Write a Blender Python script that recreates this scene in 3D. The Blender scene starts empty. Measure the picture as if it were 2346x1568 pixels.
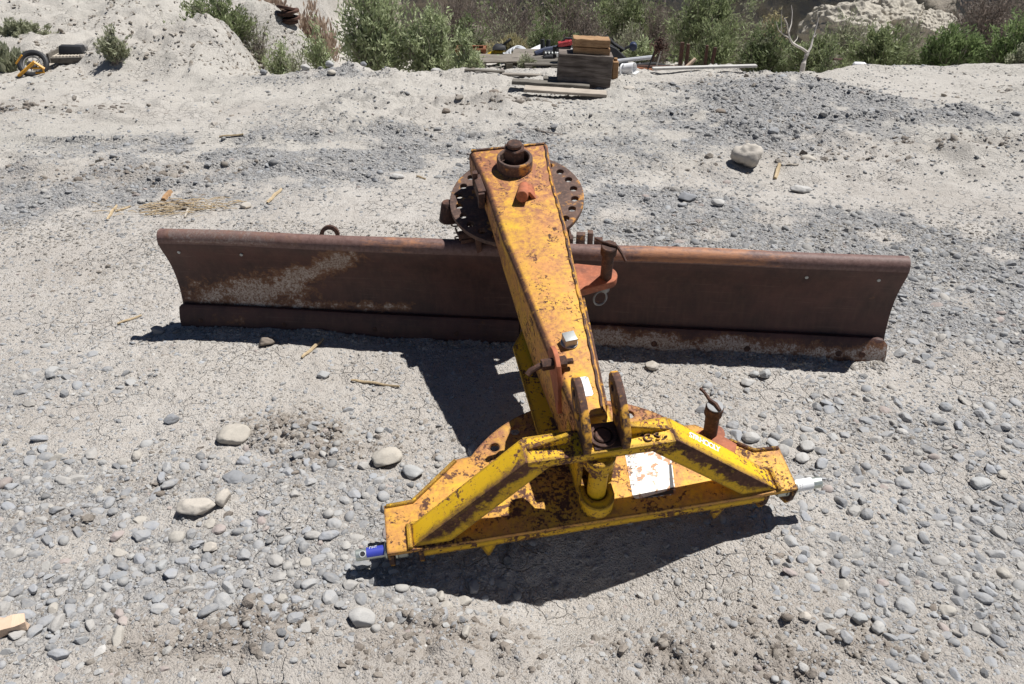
import bpy, bmesh, math, random
import numpy as np
from mathutils import Matrix, Vector, noise as mn

# ------------------------------------------------------------------ camera, sky, sun, exposure
sc = bpy.context.scene
COL = sc.collection
R = math.radians
cam_d = bpy.data.cameras.new('camera'); cam = bpy.data.objects.new('camera', cam_d); COL.objects.link(cam)
cam_d.sensor_width = 36.0; cam_d.lens = 27.41; cam_d.clip_end = 500; cam_d.clip_start = 0.05
CH, CP = 1.55, R(31)
cam.location = (0, 0, CH); cam.rotation_euler = (R(90) - CP, 0, 0)
sc.camera = cam
TO_SUN = Vector((0.42, 0.15, 1.0)).normalized()
sun_el = math.asin(TO_SUN.z); sun_az = math.atan2(TO_SUN.x, TO_SUN.y)
w = bpy.data.worlds.new('World'); sc.world = w; w.use_nodes = True
wn = w.node_tree.nodes; wl = w.node_tree.links
sky = wn.new('ShaderNodeTexSky'); sky.sky_type = 'NISHITA'; sky.sun_disc = False
sky.sun_elevation = sun_el; sky.sun_rotation = sun_az; sky.air_density = 0.6; sky.dust_density = 0.1; sky.altitude = 1600
bg = wn['Background']; bg.inputs['Strength'].default_value = 0.05
wl.new(sky.outputs[0], bg.inputs['Color'])
sd = bpy.data.lights.new('sun', 'SUN'); sd.energy = 5.0; sd.angle = R(0.53); sd.color = (1.0, 0.98, 0.95)
sun = bpy.data.objects.new('sun', sd); COL.objects.link(sun); sun.location = (3, 1, 8)
sun.rotation_euler = TO_SUN.to_track_quat('Z', 'Y').to_euler()
vs = sc.view_settings; vs.view_transform = 'Standard'; vs.look = 'None'; vs.exposure = 0.33; vs.gamma = 1.0; vs.use_curve_mapping = False
sc.cycles.max_bounces = 6; sc.cycles.diffuse_bounces = 2; sc.cycles.glossy_bounces = 2; sc.cycles.transparent_max_bounces = 4

random.seed(7); rng = np.random.default_rng(11)
F_PX = 1786.0          # focal length in units of a 2346 px wide picture, used to read directions off the photograph
_cp, _sp = math.cos(CP), math.sin(CP)
def ray(px, py):
    u = (px - 1173) / F_PX; v = (784 - py) / F_PX
    return Vector((u, _cp + v * _sp, -_sp + v * _cp))
def at(px, py, Y):
    d = ray(px, py); return Vector((0, 0, CH)) + d * (Y / d.y)
def on_ground(px, py, z=0.0):
    d = ray(px, py); return Vector((0, 0, CH)) + d * ((z - CH) / d.z)

# ------------------------------------------------------------------ tags and object helpers
WORLD = {}
def tag(o, label=None, cat=None, group=None, kind=None):
    if label: o['label'] = label
    if cat: o['category'] = cat
    if group: o['group'] = group
    if kind: o['kind'] = kind
    return o
def empty(name, loc, label, cat, group=None, mat=None):
    o = bpy.data.objects.new(name, None); o.empty_display_size = 0.1; COL.objects.link(o)
    o.matrix_world = mat if mat is not None else Matrix.Translation(loc); WORLD[o.name] = o.matrix_world.copy()
    return tag(o, label, cat, group)
def link(name, me, mat, parent=None, mw=None, label=None):
    o = bpy.data.objects.new(name, me); COL.objects.link(o)
    if mat is not None and len(me.materials) == 0: me.materials.append(mat)
    mw = Matrix.Identity(4) if mw is None else mw
    if parent is not None:
        o.parent = parent; o.matrix_local = WORLD[parent.name].inverted() @ mw
    else:
        o.matrix_world = mw
    WORLD[o.name] = mw.copy()
    if label: o['label'] = label
    return o
def smooth(me, ang=35):
    me.polygons.foreach_set('use_smooth', [True] * len(me.polygons))
    me.set_sharp_from_angle(angle=R(ang))

class MB:
    """collects solid shapes into one mesh"""
    def __init__(self): self.bm = bmesh.new()
    def verts_faces(self, vs_, fs):
        b = [self.bm.verts.new(v) for v in vs_]
        for f in fs:
            try: self.bm.faces.new([b[i] for i in f])
            except ValueError: pass
        return b
    def box(self, c, s, rot=None):
        h = [x / 2 for x in s]; c = Vector(c)
        pts = [Vector((sx * h[0], sy * h[1], sz * h[2])) for sx in (-1, 1) for sy in (-1, 1) for sz in (-1, 1)]
        if rot is not None: pts = [rot @ p for p in pts]
        self.verts_faces([c + p for p in pts], [(0, 1, 3, 2), (4, 6, 7, 5), (0, 4, 5, 1), (2, 3, 7, 6), (0, 2, 6, 4), (1, 5, 7, 3)])
        return self
    def hexa(self, p):   # bottom 4, top 4
        self.verts_faces(p, [(3, 2, 1, 0), (4, 5, 6, 7), (0, 1, 5, 4), (1, 2, 6, 5), (2, 3, 7, 6), (3, 0, 4, 7)]); return self
    def loft(self, rings, cap=True):
        n = len(rings[0]); ids = []
        for r in rings: ids.append([self.bm.verts.new(p) for p in r])
        for a, b in zip(ids, ids[1:]):
            for i in range(n):
                j = (i + 1) % n
                self.bm.faces.new((a[i], a[j], b[j], b[i]))
        if cap:
            self.bm.faces.new(ids[0][::-1]); self.bm.faces.new(ids[-1])
        return self
    def cyl(self, p0, p1, r0, r1=None, n=24, ch=0.0, ph=0.0):
        p0, p1 = Vector(p0), Vector(p1); r1 = r0 if r1 is None else r1
        ax = (p1 - p0); L = ax.length; ax.normalize()
        q = ax.to_track_quat('Z', 'X')
        def ring(t, r): return [p0 + ax * t + q @ Vector((r * math.cos(2 * math.pi * (i / n) + ph), r * math.sin(2 * math.pi * (i / n) + ph), 0)) for i in range(n)]
        if ch > 0: rs = [ring(0, r0 - ch), ring(ch, r0), ring(L - ch, r1), ring(L, r1 - ch)]
        else: rs = [ring(0, r0), ring(L, r1)]
        return self.loft(rs)
    def lathe(self, prof, c, ax=(0, 0, 1), n=32):   # prof: (radius, height), closed ring profile
        c = Vector(c); q = Vector(ax).to_track_quat('Z', 'X')
        ids = [[self.bm.verts.new(c + q @ Vector((r * math.cos(2 * math.pi * i / n), r * math.sin(2 * math.pi * i / n), h))) for r, h in prof] for i in range(n)]
        m = len(prof)
        for i in range(n):
            a, b = ids[i], ids[(i + 1) % n]
            for k in range(m):
                l = (k + 1) % m
                self.bm.faces.new((a[k], b[k], b[l], a[l]))
        return self
    def tube(self, path, r, n=8, cap=True):
        path = [Vector(p) for p in path]; rings = []
        rr = r if hasattr(r, '__len__') else [r] * len(path)
        up = Vector((0.13, 0.21, 0.97))
        for i, p in enumerate(path):
            d = (path[min(i + 1, len(path) - 1)] - path[max(i - 1, 0)]).normalized()
            x = d.cross(up); x = x.normalized() if x.length > 1e-4 else Vector((1, 0, 0))
            y = d.cross(x).normalized()
            rings.append([p + x * rr[i] * math.cos(2 * math.pi * k / n) + y * rr[i] * math.sin(2 * math.pi * k / n) for k in range(n)])
        return self.loft(rings, cap)
    def ring(self, c, ax, R_, r, n=28, m=8):
        prof = [(R_ + r * math.cos(2 * math.pi * k / m), r * math.sin(2 * math.pi * k / m)) for k in range(m)]
        return self.lathe(prof, c, ax, n)
    def mesh(self, name, bevel=0.0, seg=2, ang=35, jit=0.0):
        bm = self.bm
        bmesh.ops.recalc_face_normals(bm, faces=bm.faces)
        if bevel > 0:
            es = [e for e in bm.edges if len(e.link_faces) == 2 and e.calc_face_angle(0) > R(28)]
            bmesh.ops.bevel(bm, geom=es, offset=bevel, segments=seg, profile=0.6, affect='EDGES', clamp_overlap=True)
        if jit:
            for v in bm.verts: v.co += Vector((random.uniform(-jit, jit) for _ in range(3)))
        me = bpy.data.meshes.new(name); bm.to_mesh(me); bm.free(); smooth(me, ang); return me

def curve_mesh(name, outlines, depth, bevel=0.0, seg=2):
    """flat outline with holes, extruded downwards from z=0"""
    cu = bpy.data.curves.new('tmp', 'CURVE'); cu.dimensions = '2D'; cu.fill_mode = 'BOTH'
    cu.extrude = depth / 2 - bevel; cu.bevel_depth = bevel; cu.bevel_resolution = seg; cu.offset = -bevel
    for pts in outlines:
        s = cu.splines.new('POLY'); s.points.add(len(pts) - 1); s.use_cyclic_u = True
        for p, q in zip(s.points, pts): p.co = (q[0], q[1], 0, 1)
    o = bpy.data.objects.new('tmp', cu); COL.objects.link(o)
    dg = bpy.context.evaluated_depsgraph_get()
    me = bpy.data.meshes.new_from_object(o.evaluated_get(dg)); me.name = name
    bpy.data.objects.remove(o); bpy.data.curves.remove(cu)
    me.transform(Matrix.Translation((0, 0, -depth / 2)))
    me.materials.clear(); bm = bmesh.new(); bm.from_mesh(me); bmesh.ops.remove_doubles(bm, verts=bm.verts, dist=1e-5); bm.to_mesh(me); bm.free()
    smooth(me, 30); return me
def text_mesh(txt, size, depth=0.0008, shear=0.0, spacing=1.0, bold=0.0):
    cu = bpy.data.curves.new('tmp', 'FONT'); cu.body = txt; cu.size = size; cu.extrude = depth; cu.align_x = 'CENTER'; cu.align_y = 'CENTER'
    cu.shear = shear; cu.space_character = spacing; cu.offset = bold
    o = bpy.data.objects.new('tmp', cu); COL.objects.link(o)
    dg = bpy.context.evaluated_depsgraph_get()
    me = bpy.data.meshes.new_from_object(o.evaluated_get(dg)); bpy.data.objects.remove(o); bpy.data.curves.remove(cu)
    me.materials.clear(); return me
def circle(cx, cy, r, n=24, a0=0, a1=360):
    full = abs(a1 - a0) >= 360
    k = n if full else n + 1
    return [(cx + r * math.cos(R(a0 + (a1 - a0) * i / n)), cy + r * math.sin(R(a0 + (a1 - a0) * i / n))) for i in range(k)]

# ------------------------------------------------------------------ numpy noise
def _hash(ix, iy, s):
    h = (ix.astype(np.int64) * 374761393 + iy.astype(np.int64) * 668265263 + s * 1442695041) & 0xFFFFFFFF
    h = ((h ^ (h >> 13)) * 1274126177) & 0xFFFFFFFF
    return (h ^ (h >> 16)) & 0xFFFFFFFF
def pn(x, y, s=0):
    x0 = np.floor(x); y0 = np.floor(y); fx = x - x0; fy = y - y0
    def g(ix, iy, dx, dy):
        a = _hash(ix, iy, s) * (2 * math.pi / 4294967296.0); return np.cos(a) * dx + np.sin(a) * dy
    u = fx * fx * fx * (fx * (fx * 6 - 15) + 10); v = fy * fy * fy * (fy * (fy * 6 - 15) + 10)
    a = g(x0, y0, fx, fy); b = g(x0 + 1, y0, fx - 1, fy); c = g(x0, y0 + 1, fx, fy - 1); d = g(x0 + 1, y0 + 1, fx - 1, fy - 1)
    return (a + (b - a) * u + (c - a) * v + (a - b - c + d) * u * v) * 1.5
def fbm(x, y, f, o=4, s=0, gain=0.5):
    r = 0.0; a = 1.0
    for i in range(o):
        r = r + a * pn(x * f + 17.3 * i, y * f - 9.1 * i, s + i); f *= 2.03; a *= gain
    return r
def sst(a, b, x):
    t = np.clip((x - a) / (b - a), 0, 1); return t * t * (3 - 2 * t)
def blob(x, y, cx, cy, rx, ry, rot=0.0):
    c, s = math.cos(rot), math.sin(rot); dx, dy = x - cx, y - cy
    return np.exp(-(((c * dx + s * dy) / rx) ** 2 + ((-s * dx + c * dy) / ry) ** 2))

# ------------------------------------------------------------------ terrain shape (metres, camera stands at the origin)
def clod_mask(x, y):
    m = 1.2 * blob(x, y, -0.40, 1.255, 0.50, 0.075, 0.05) + 1.1 * blob(x, y, -0.95, 1.18, 0.28, 0.06, 0.05) + 0.9 * blob(x, y, 0.30, 1.19, 0.45, 0.07, 0.12) + 0.8 * blob(x, y, 0.1, 1.07, 0.6, 0.05, 0.1) + 0.7 * blob(x, y, 0.75, 1.17, 0.25, 0.06, 0.1)
    m = m + 0.8 * blob(x, y, -2.0, 3.2, 0.14, 0.10) + 0.7 * blob(x, y, -1.1, 1.76, 0.10, 0.05) + 0.6 * blob(x, y, -0.67, 2.03, 0.20, 0.08)
    m = m + 0.8 * blob(x, y, -0.62, 1.95, 0.28, 0.12) + 0.6 * blob(x, y, -1.25, 1.62, 0.12, 0.06)
    m = m + 0.9 * blob(x, y, -4.2, 5.9, 0.9, 0.22, 0.25) + 0.7 * blob(x, y, -0.1, 6.2, 0.35, 0.2) + 0.5 * blob(x, y, -2.4, 4.5, 0.8, 0.2, 0.1)
    m = m + 0.4 * blob(x, y, 1.6, 4.8, 0.8, 0.12, 0.1) + 0.5 * blob(x, y, 3.4, 5.0, 1.0, 0.15, -0.1)
    return np.clip(m * (0.75 + 0.7 * fbm(x, y, 5.5, 3, 41)) + 0.10 * sst(0.25, 0.6, fbm(x, y, 2.2, 3, 42)) * (y < 3.4), 0, 1) * sst(-0.55, 0.35, fbm(x, y, 2.3, 2, 40) + 0.2)
def edge_y(x):
    return 7.55 + 0.25 * np.sin(x * 1.3 + 0.6) + 0.22 * pn(x * 0.9, x * 0 + 3.3, 5) + 0.5 * sst(2.6, 3.6, x)
def height(x, y, fine=True):
    x = np.asarray(x, float); y = np.asarray(y, float)
    z = 0.022 * fbm(x, y, 0.9, 3, 1) * sst(2.9, 4.5, y) + 0.008 * fbm(x, y, 1.6, 2, 2)
    z = z + 0.05 * sst(3.5, 6.5, y) * fbm(x, y, 0.45, 2, 6)
    # hump of fine gravel and rough bank to the right, gravel heap on the far edge
    z = z + 0.04 * blob(x, y, 3.1, 7.9, 1.3, 0.8) + 0.05 * blob(x, y, 4.8, 7.6, 1.2, 0.9) + 0.12 * blob(x, y, 2.15, 6.7, 0.8, 0.6)
    z = z + 0.10 * blob(x, y, -1.75, 7.5, 0.65, 0.35) + 0.05 * blob(x, y, -0.1, 6.2, 0.4, 0.25)
    z = z - 0.05 * blob(x, y, 1.5, 4.6, 1.2, 0.4)
    z = z - 0.125 * blob(x, y, 0.17, 1.40, 0.36, 0.17, 0.15)      # hollow dug under the hitch
    z = z - 0.095 * sst(4.6, 7.6, y) - 0.05 * sst(2.6, 4.5, x) * sst(5.5, 7.6, y)
    # ruts and low ridges across the packed dirt
    rd = 1 - np.abs(fbm(x * 0.55 + 0.1 * y, y * 1.9, 0.8, 3, 61)) * 2.2; z = z + 0.045 * sst(3.4, 5.0, y) * sst(0.45, 1.0, rd) * sst(-0.2, 0.5, fbm(x, y, 0.6, 2, 62) + 0.15)
    bl = (x + 1.308) * 0.9947 - (y - 2.687) * 0.1024; bn = -(x + 1.308) * 0.1024 - (y - 2.687) * 0.9947
    z = z + 0.014 * np.exp(-((bn + 0.01) / 0.055) ** 2) * sst(-0.1, 0.05, bl) * sst(2.8, 2.6, bl) * (0.8 + 0.6 * fbm(x, y, 7, 2, 63))
    # gully behind the edge (not on the left, where the mound and clay slope stand)
    ey = edge_y(x); right = sst(-3.0, -2.1, x + 0.15 * (y - 7.5))
    drop = sst(0.0, 2.2, y - ey) * 0.75 + 0.16 * np.clip(y - ey - 2.2, 0, 12)
    z = z - drop * right
    far = sst(12.0, 17.0, y)
    left = 1 - right
    z = z + left * (0.20 * np.sqrt(np.clip(blob(x, y, -3.38, 8.55, 0.80, 0.80), 0, 1)) * sst(1.25, 0.4, np.hypot(x + 3.38, (y - 8.55)))  - 0.62 * sst(9.0, 9.9, y) * sst(-4.7, -3.7, x) + 0.09 * np.clip(y - 9.6, 0, 30))
    z = z + 0.80 * blob(x, y, -3.05, 11.0, 0.85, 0.6) + 0.33 * sst(8.7, 9.7, y) * sst(13.2, 11.6, y) * sst(-1.5, -0.6, x) * sst(3.4, 2.4, x) + 0.06 * blob(x, y, 0.85, 10.3, 0.75, 0.6)
    lh = 0.26 * np.clip(y - 11.5, 0, 30); lh = 3.2 * (1 - np.exp(-lh / 3.2)); z = z + sst(-1.6, -5.6, x + 0.9 * fbm(x, y, 0.35, 3, 83)) * (lh + 0.30 * sst(11.5, 14, y) * np.abs(fbm(x, y, 0.7, 5, 84)) + 0.12 * sst(11.5, 13, y) * np.abs(fbm(x, y, 2.2, 4, 85)))
    z = z + left * sst(7.2, 8.6, y) * (0.08 * fbm(x, y, 1.1, 3, 9) + 0.085 * np.abs(fbm(x, y, 3.2, 4, 66)) + 0.045 * np.abs(fbm(x, y, 8.0, 3, 67)))
    z = z + 0.07 * sst(3.6, 5.2, y) * np.abs(fbm(x, y, 2.6, 4, 68)) * sst(0.1, 0.5, fbm(x, y, 0.7, 2, 69) + 0.15)
    rough = 0.010 + 0.03 * sst(6.9, 8.5, y) * left
    z = z + rough * fbm(x, y, 4.5, 3, 12) * sst(4.0, 6.5, y)
    # dry cracks and runnels on the left slope and mound
    ck = np.abs(fbm(x, y, 0.9, 3, 81)); z = z - 0.07 * left * sst(7.6, 8.6, y) * (1 - sst(0.0, 0.07, ck))
    if fine:
        cm = clod_mask(x, y)
        z = z + 0.0055 * fbm(x, y, 9, 4, 3) + 0.0038 * fbm(x, y, 38, 3, 4) * sst(-0.5, 0.5, fbm(x, y, 2.3, 2, 45)) + 0.010 * np.abs(fbm(x, y, 6, 4, 19)) * sst(0.0, 0.6, fbm(x, y, 1.4, 2, 29))
        z = z + cm * (0.042 * np.abs(fbm(x, y, 8, 3, 13)) + 0.022 * np.abs(fbm(x, y, 24, 3, 14)) - 0.004)
        cr = np.abs(pn(x * 7 + 1.2 * pn(x * 3, y * 3, 8), y * 7 + 1.2 * pn(x * 3 + 5, y * 3, 18), 31))
        z = z - 0.004 * (1 - sst(0.0, 0.035, cr)) * sst(0.0, 0.4, fbm(x, y, 0.8, 2, 33) + 0.1)
    return z
def hz(x, y): return float(height(np.array([x]), np.array([y]))[0])

def gravel_mask(x, y):
    n1 = fbm(x, y, 1.1, 3, 51); n2 = fbm(x, y, 3.2, 3, 55)
    m = 1.3 * blob(x, y, 1.35, 3.55, 1.0, 0.42, -0.1) + 1.2 * blob(x, y, 2.3, 3.05, 0.9, 0.6) + 1.2 * blob(x, y, 1.75, 2.1, 0.50, 0.9) + 1.1 * blob(x, y, 1.25, 1.25, 0.40, 0.45) + 0.5 * blob(x, y, 0.9, 1.75, 0.4, 0.35)
    m = m + 1.1 * blob(x, y, -1.15, 1.50, 0.6, 0.45) + 1.0 * blob(x, y, -0.42, 1.65, 0.42, 0.33) + 0.55 * blob(x, y, -1.7, 2.1, 0.5, 0.5) + 0.5 * blob(x, y, -0.6, 1.35, 0.5, 0.2)
    m = m + 0.6 * blob(x, y, 0.75, 2.15, 0.35, 0.2) + 0.8 * blob(x, y, -1.6, 5.0, 1.6, 0.5, -0.08) + 0.7 * blob(x, y, -2.4, 4.2, 1.0, 0.4, 0.1) + 0.7 * blob(x, y, -0.3, 5.0, 0.9, 0.5)
    m = m + 1.45 * blob(x, y, 2.2, 6.3, 0.8, 0.9) + 0.9 * blob(x, y, 1.5, 5.6, 0.6, 0.5) + 0.6 * blob(x, y, 3.2, 5.9, 1.1, 0.35) + 0.5 * blob(x, y, 0.5, 4.2, 0.7, 0.5) + 0.6 * blob(x, y, -1.75, 7.4, 0.6, 0.25)
    m = m * (0.68 + 0.85 * n2) + 0.26 * n1 + 0.05
    return np.clip(m, 0, 1)

# ------------------------------------------------------------------ materials
def nodes(name):
    m = bpy.data.materials.new(name); m.use_nodes = True
    nt = m.node_tree; b = nt.nodes['Principled BSDF']
    return m, nt, b
class NT:
    def __init__(s, name): s.m, s.nt, s.b = nodes(name)
    def n(s, t, **k):
        x = s.nt.nodes.new(t)
        for a, v in k.items():
            if a in ('inp',):
                for i, vv in v.items(): x.inputs[i].default_value = vv
            else: setattr(x, a, v)
        return x
    def l(s, a, b): s.nt.links.new(a, b)
    def coord(s, kind='Object', scale=(1, 1, 1)):
        t = s.n('ShaderNodeTexCoord'); mp = s.n('ShaderNodeMapping'); mp.inputs['Scale'].default_value = scale
        s.l(t.outputs[kind], mp.inputs[0]); return mp.outputs[0]
    def noise(s, vec, scale, detail=4, rough=0.55, dist=0.0):
        x = s.n('ShaderNodeTexNoise'); x.inputs['Scale'].default_value = scale; x.inputs['Detail'].default_value = detail
        x.inputs['Roughness'].default_value = rough; x.inputs['Distortion'].default_value = dist
        if vec is not None: s.l(vec, x.inputs['Vector'])
        return x.outputs['Fac']
    def voro(s, vec, scale, feature='F1', out='Distance', rnd=1.0):
        x = s.n('ShaderNodeTexVoronoi'); x.feature = feature; x.inputs['Scale'].default_value = scale; x.inputs['Randomness'].default_value = rnd
        s.l(vec, x.inputs['Vector']); return x.outputs[out]
    def ramp(s, fac, lo, hi, a=0.0, b=1.0, interp='LINEAR'):
        x = s.n('ShaderNodeMapRange'); x.interpolation_type = 'SMOOTHSTEP' if interp == 'S' else 'LINEAR'
        x.inputs[1].default_value = lo; x.inputs[2].default_value = hi; x.inputs[3].default_value = a; x.inputs[4].default_value = b
        s.l(fac, x.inputs[0]); return x.outputs[0]
    def math(s, op, a, b=None, clamp=False):
        x = s.n('ShaderNodeMath'); x.operation = op; x.use_clamp = clamp
        for i, v in enumerate((a, b)):
            if v is None: continue
            if isinstance(v, (int, float)): x.inputs[i].default_value = v
            else: s.l(v, x.inputs[i])
        return x.outputs[0]
    def mix(s, fac, a, b, mode='MIX'):
        x = s.n('ShaderNodeMix'); x.data_type = 'RGBA'; x.blend_type = mode
        for sock, v in ((x.inputs[0], fac), (x.inputs[6], a), (x.inputs[7], b)):
            if isinstance(v, (int, float)): sock.default_value = v
            elif isinstance(v, tuple): sock.default_value = (*v, 1)
            else: s.l(v, sock)
        return x.outputs[2]
    def edge(s, rad):
        bv = s.n('ShaderNodeBevel'); bv.samples = 4; bv.inputs['Radius'].default_value = rad
        g = s.n('ShaderNodeNewGeometry'); d = s.n('ShaderNodeVectorMath'); d.operation = 'DOT_PRODUCT'
        s.l(bv.outputs[0], d.inputs[0]); s.l(g.outputs['True Normal'], d.inputs[1])
        return s.math('SUBTRACT', 1.0, d.outputs['Value'], True)
    def bump(s, h, strength, dist, chain=None):
        x = s.n('ShaderNodeBump'); x.inputs['Strength'].default_value = strength; x.inputs['Distance'].default_value = dist
        s.l(h, x.inputs['Height'])
        if chain is not None: s.l(chain, x.inputs['Normal'])
        return x.outputs[0]
    def done(s, col=None, rough=None, normal=None, metal=None):
        for nm, v in (('Base Color', col), ('Roughness', rough), ('Normal', normal), ('Metallic', metal)):
            if v is None: continue
            if isinstance(v, tuple): s.b.inputs[nm].default_value = (*v, 1)
            elif isinstance(v, (int, float)): s.b.inputs[nm].default_value = v
            else: s.l(v, s.b.inputs[nm])
        return s.m

def rust_col(t, vec, dark=(0.035, 0.017, 0.013), mid=(0.10, 0.042, 0.024), hi=(0.24, 0.10, 0.05)):
    a = t.noise(vec, 14, 6, 0.62); b = t.noise(vec, 90, 4, 0.6)
    c = t.mix(t.ramp(a, 0.35, 0.68), dark, mid)
    return t.mix(t.math('MULTIPLY', t.ramp(b, 0.5, 0.72), 0.55), c, hi)

def yellow_paint(name, chips=0.60, stain=0.5, edge_r=0.010, yellow=(0.80, 0.49, 0.012), fade=(0.62, 0.29, 0.05), mottle=0.3, arris=0.0, ridge=False, ygrad=None, patch=0.0):
    t = NT(name); v = t.coord()
    fine = t.noise(v, 105, 8, 0.68); mid = t.noise(v, 19, 5, 0.6, 0.4); big = t.noise(v, 5.0, 4, 0.6)
    mx = t.math('ADD', t.math('MULTIPLY', fine, 0.70), t.math('ADD', t.math('MULTIPLY', mid, 0.28), t.math('MULTIPLY', big, 0.48)))
    chip = t.ramp(mx, chips - 0.010, chips + 0.014)
    if patch > 0:
        pt = t.math('ADD', t.math('MULTIPLY', t.noise(v, 12, 6, 0.62, 0.8), 0.75), t.math('MULTIPLY', fine, 0.30)); chip = t.math('MAXIMUM', chip, t.math('MULTIPLY', t.ramp(pt, patch - 0.008, patch + 0.012), t.ramp(t.noise(v, 70, 6, 0.7), 0.36, 0.46)))
    e = t.edge(edge_r); en = t.noise(v, 48, 7, 0.7)
    ed = t.ramp(t.math('MULTIPLY', e, t.ramp(en, 0.34, 0.62, 0.10, 3.6)), 0.07, 0.16)
    specks = t.math('MULTIPLY', t.ramp(t.noise(v, 150, 3, 0.6), 0.63, 0.67), t.ramp(mid, 0.42, 0.62))
    rustmask = t.math('MAXIMUM', t.math('MAXIMUM', chip, ed), specks)
    mot = t.math('MULTIPLY', t.math('MULTIPLY', t.ramp(t.noise(v, 60, 8, 0.72), 0.38, 0.60), t.ramp(t.noise(v, 7.5, 5, 0.62), 0.34, 0.60)), mottle)
    if arris > 0:
        tc = t.n('ShaderNodeTexCoord'); sx = t.n('ShaderNodeSeparateXYZ'); t.l(tc.outputs['Normal'], sx.inputs[0])
        ar = t.math('MULTIPLY', t.ramp(sx.outputs[0], -0.15, -0.55), t.ramp(sx.outputs[2], 0.10, 0.45))
        px = t.n('ShaderNodeSeparateXYZ'); t.l(v, px.inputs[0])
        ar = t.math('MULTIPLY', ar, t.ramp(t.math('ADD', t.math('MULTIPLY', en, 1.0), t.math('MULTIPLY', mid, 0.6)), 0.55, 0.78, 0.25, 1.0))
        rustmask = t.math('MAXIMUM', rustmask, t.math('MULTIPLY', ar, arris))
        mot = t.math('ADD', mot, t.math('MULTIPLY', t.ramp(px.outputs[1], -0.55, 0.0, 0.12, 0.95), t.ramp(t.noise(v, 24, 8, 0.74, 0.5), 0.38, 0.58)), True)
    if ridge:
        bv = t.n('ShaderNodeBevel'); bv.samples = 4; bv.inputs['Radius'].default_value = 0.034
        d_ = t.n('ShaderNodeVectorMath'); d_.operation = 'DOT_PRODUCT'; t.l(bv.outputs[0], d_.inputs[0]); d_.inputs[1].default_value = (0.108, -0.802, 0.582)
        rg = t.ramp(t.math('ADD', d_.outputs['Value'], t.math('MULTIPLY', t.math('SUBTRACT', en, 0.5), 0.50)), 0.715, 0.755)
        rustmask = t.math('MAXIMUM', rustmask, rg)
        scr = t.math('MULTIPLY', t.ramp(t.noise(t.coord('Object', (22, 60, 22)), 1.0, 5, 0.7, 1.5), 0.655, 0.675), t.ramp(mid, 0.40, 0.55))
        rustmask = t.math('MAXIMUM', rustmask, scr)
    if ygrad:
        py = t.n('ShaderNodeSeparateXYZ'); t.l(v, py.inputs[0])
        yg = t.math('MULTIPLY', t.ramp(py.outputs[1], ygrad[0], ygrad[1]), t.ramp(t.math('ADD', t.noise(v, 45, 8, 0.72), t.math('MULTIPLY', big, 0.4)), 0.60, 0.78, 0.45, 1.0))
        mot = t.math('MAXIMUM', mot, yg)
    st = t.math('MULTIPLY', t.ramp(t.noise(v, 6.5, 8, 0.74, 0.5), 0.38, 0.60), stain)
    halo = t.math('MULTIPLY', t.ramp(mx, chips - 0.06, chips), 0.5)
    y = t.mix(t.ramp(t.noise(v, 11, 5, 0.6), 0.3, 0.75), yellow, tuple(c * 0.88 for c in yellow))
    y = t.mix(t.math('MAXIMUM', st, halo), y, fade)
    y = t.mix(mot, y, (0.30, 0.125, 0.065))
    c = t.mix(rustmask, y, rust_col(t, v, (0.060, 0.030, 0.022), (0.135, 0.062, 0.040), (0.26, 0.125, 0.07)))
    ro = t.ramp(rustmask, 0, 1, 0.58, 0.88)
    bp = t.bump(t.math('SUBTRACT', t.math('MULTIPLY', t.noise(v, 160, 4, 0.6), 0.5), rustmask), 0.35, 0.0014)
    t.b.inputs['Specular IOR Level'].default_value = 0.3
    return t.done(c, ro, bp)
def rusty(name, dark=(0.035, 0.017, 0.013), mid=(0.095, 0.042, 0.027), hi=(0.22, 0.10, 0.055), paint=None, amount=0.6, rough=0.8):
    t = NT(name); v = t.coord(); c = rust_col(t, v, dark, mid, hi)
    if paint:
        k = t.ramp(t.math('ADD', t.math('MULTIPLY', t.noise(v, 22, 7, 0.65), 0.7), t.math('MULTIPLY', t.noise(v, 6, 3), 0.4)), amount - 0.02, amount + 0.04)
        c = t.mix(k, c, paint)
    return t.done(c, rough, t.bump(t.noise(v, 110, 5, 0.65), 0.5, 0.002))
def plain(name, col, rough=0.6, metal=0.0, var=0.15, sc_=30, bump=0.2):
    t = NT(name); v = t.coord(); n = t.noise(v, sc_, 5, 0.6)
    c = t.mix(t.ramp(n, 0.3, 0.7), tuple(max(0, x * (1 - var)) for x in col), tuple(min(1, x * (1 + var)) for x in col))
    return t.done(c, rough, t.bump(n, bump, 0.001), metal)
def wood(name, a, b, scale=(4, 60, 60), rough=0.85):
    t = NT(name); v = t.coord('Object', scale); n = t.noise(v, 1.0, 6, 0.65, 0.8); v2 = t.coord('Object'); n2 = t.noise(v2, 9, 4)
    kn = t.ramp(t.voro(t.coord('Object', (3, 8, 8)), 1.0), 0.06, 0.16)
    c = t.mix(t.ramp(n, 0.35, 0.65), a, b); c = t.mix(t.math('MULTIPLY', t.ramp(n2, 0.35, 0.7), 0.4), c, tuple(x * 0.6 for x in a))
    c = t.mix(kn, tuple(x * 0.4 for x in a), c)
    return t.done(c, rough, t.bump(n, 0.6, 0.004))

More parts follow.
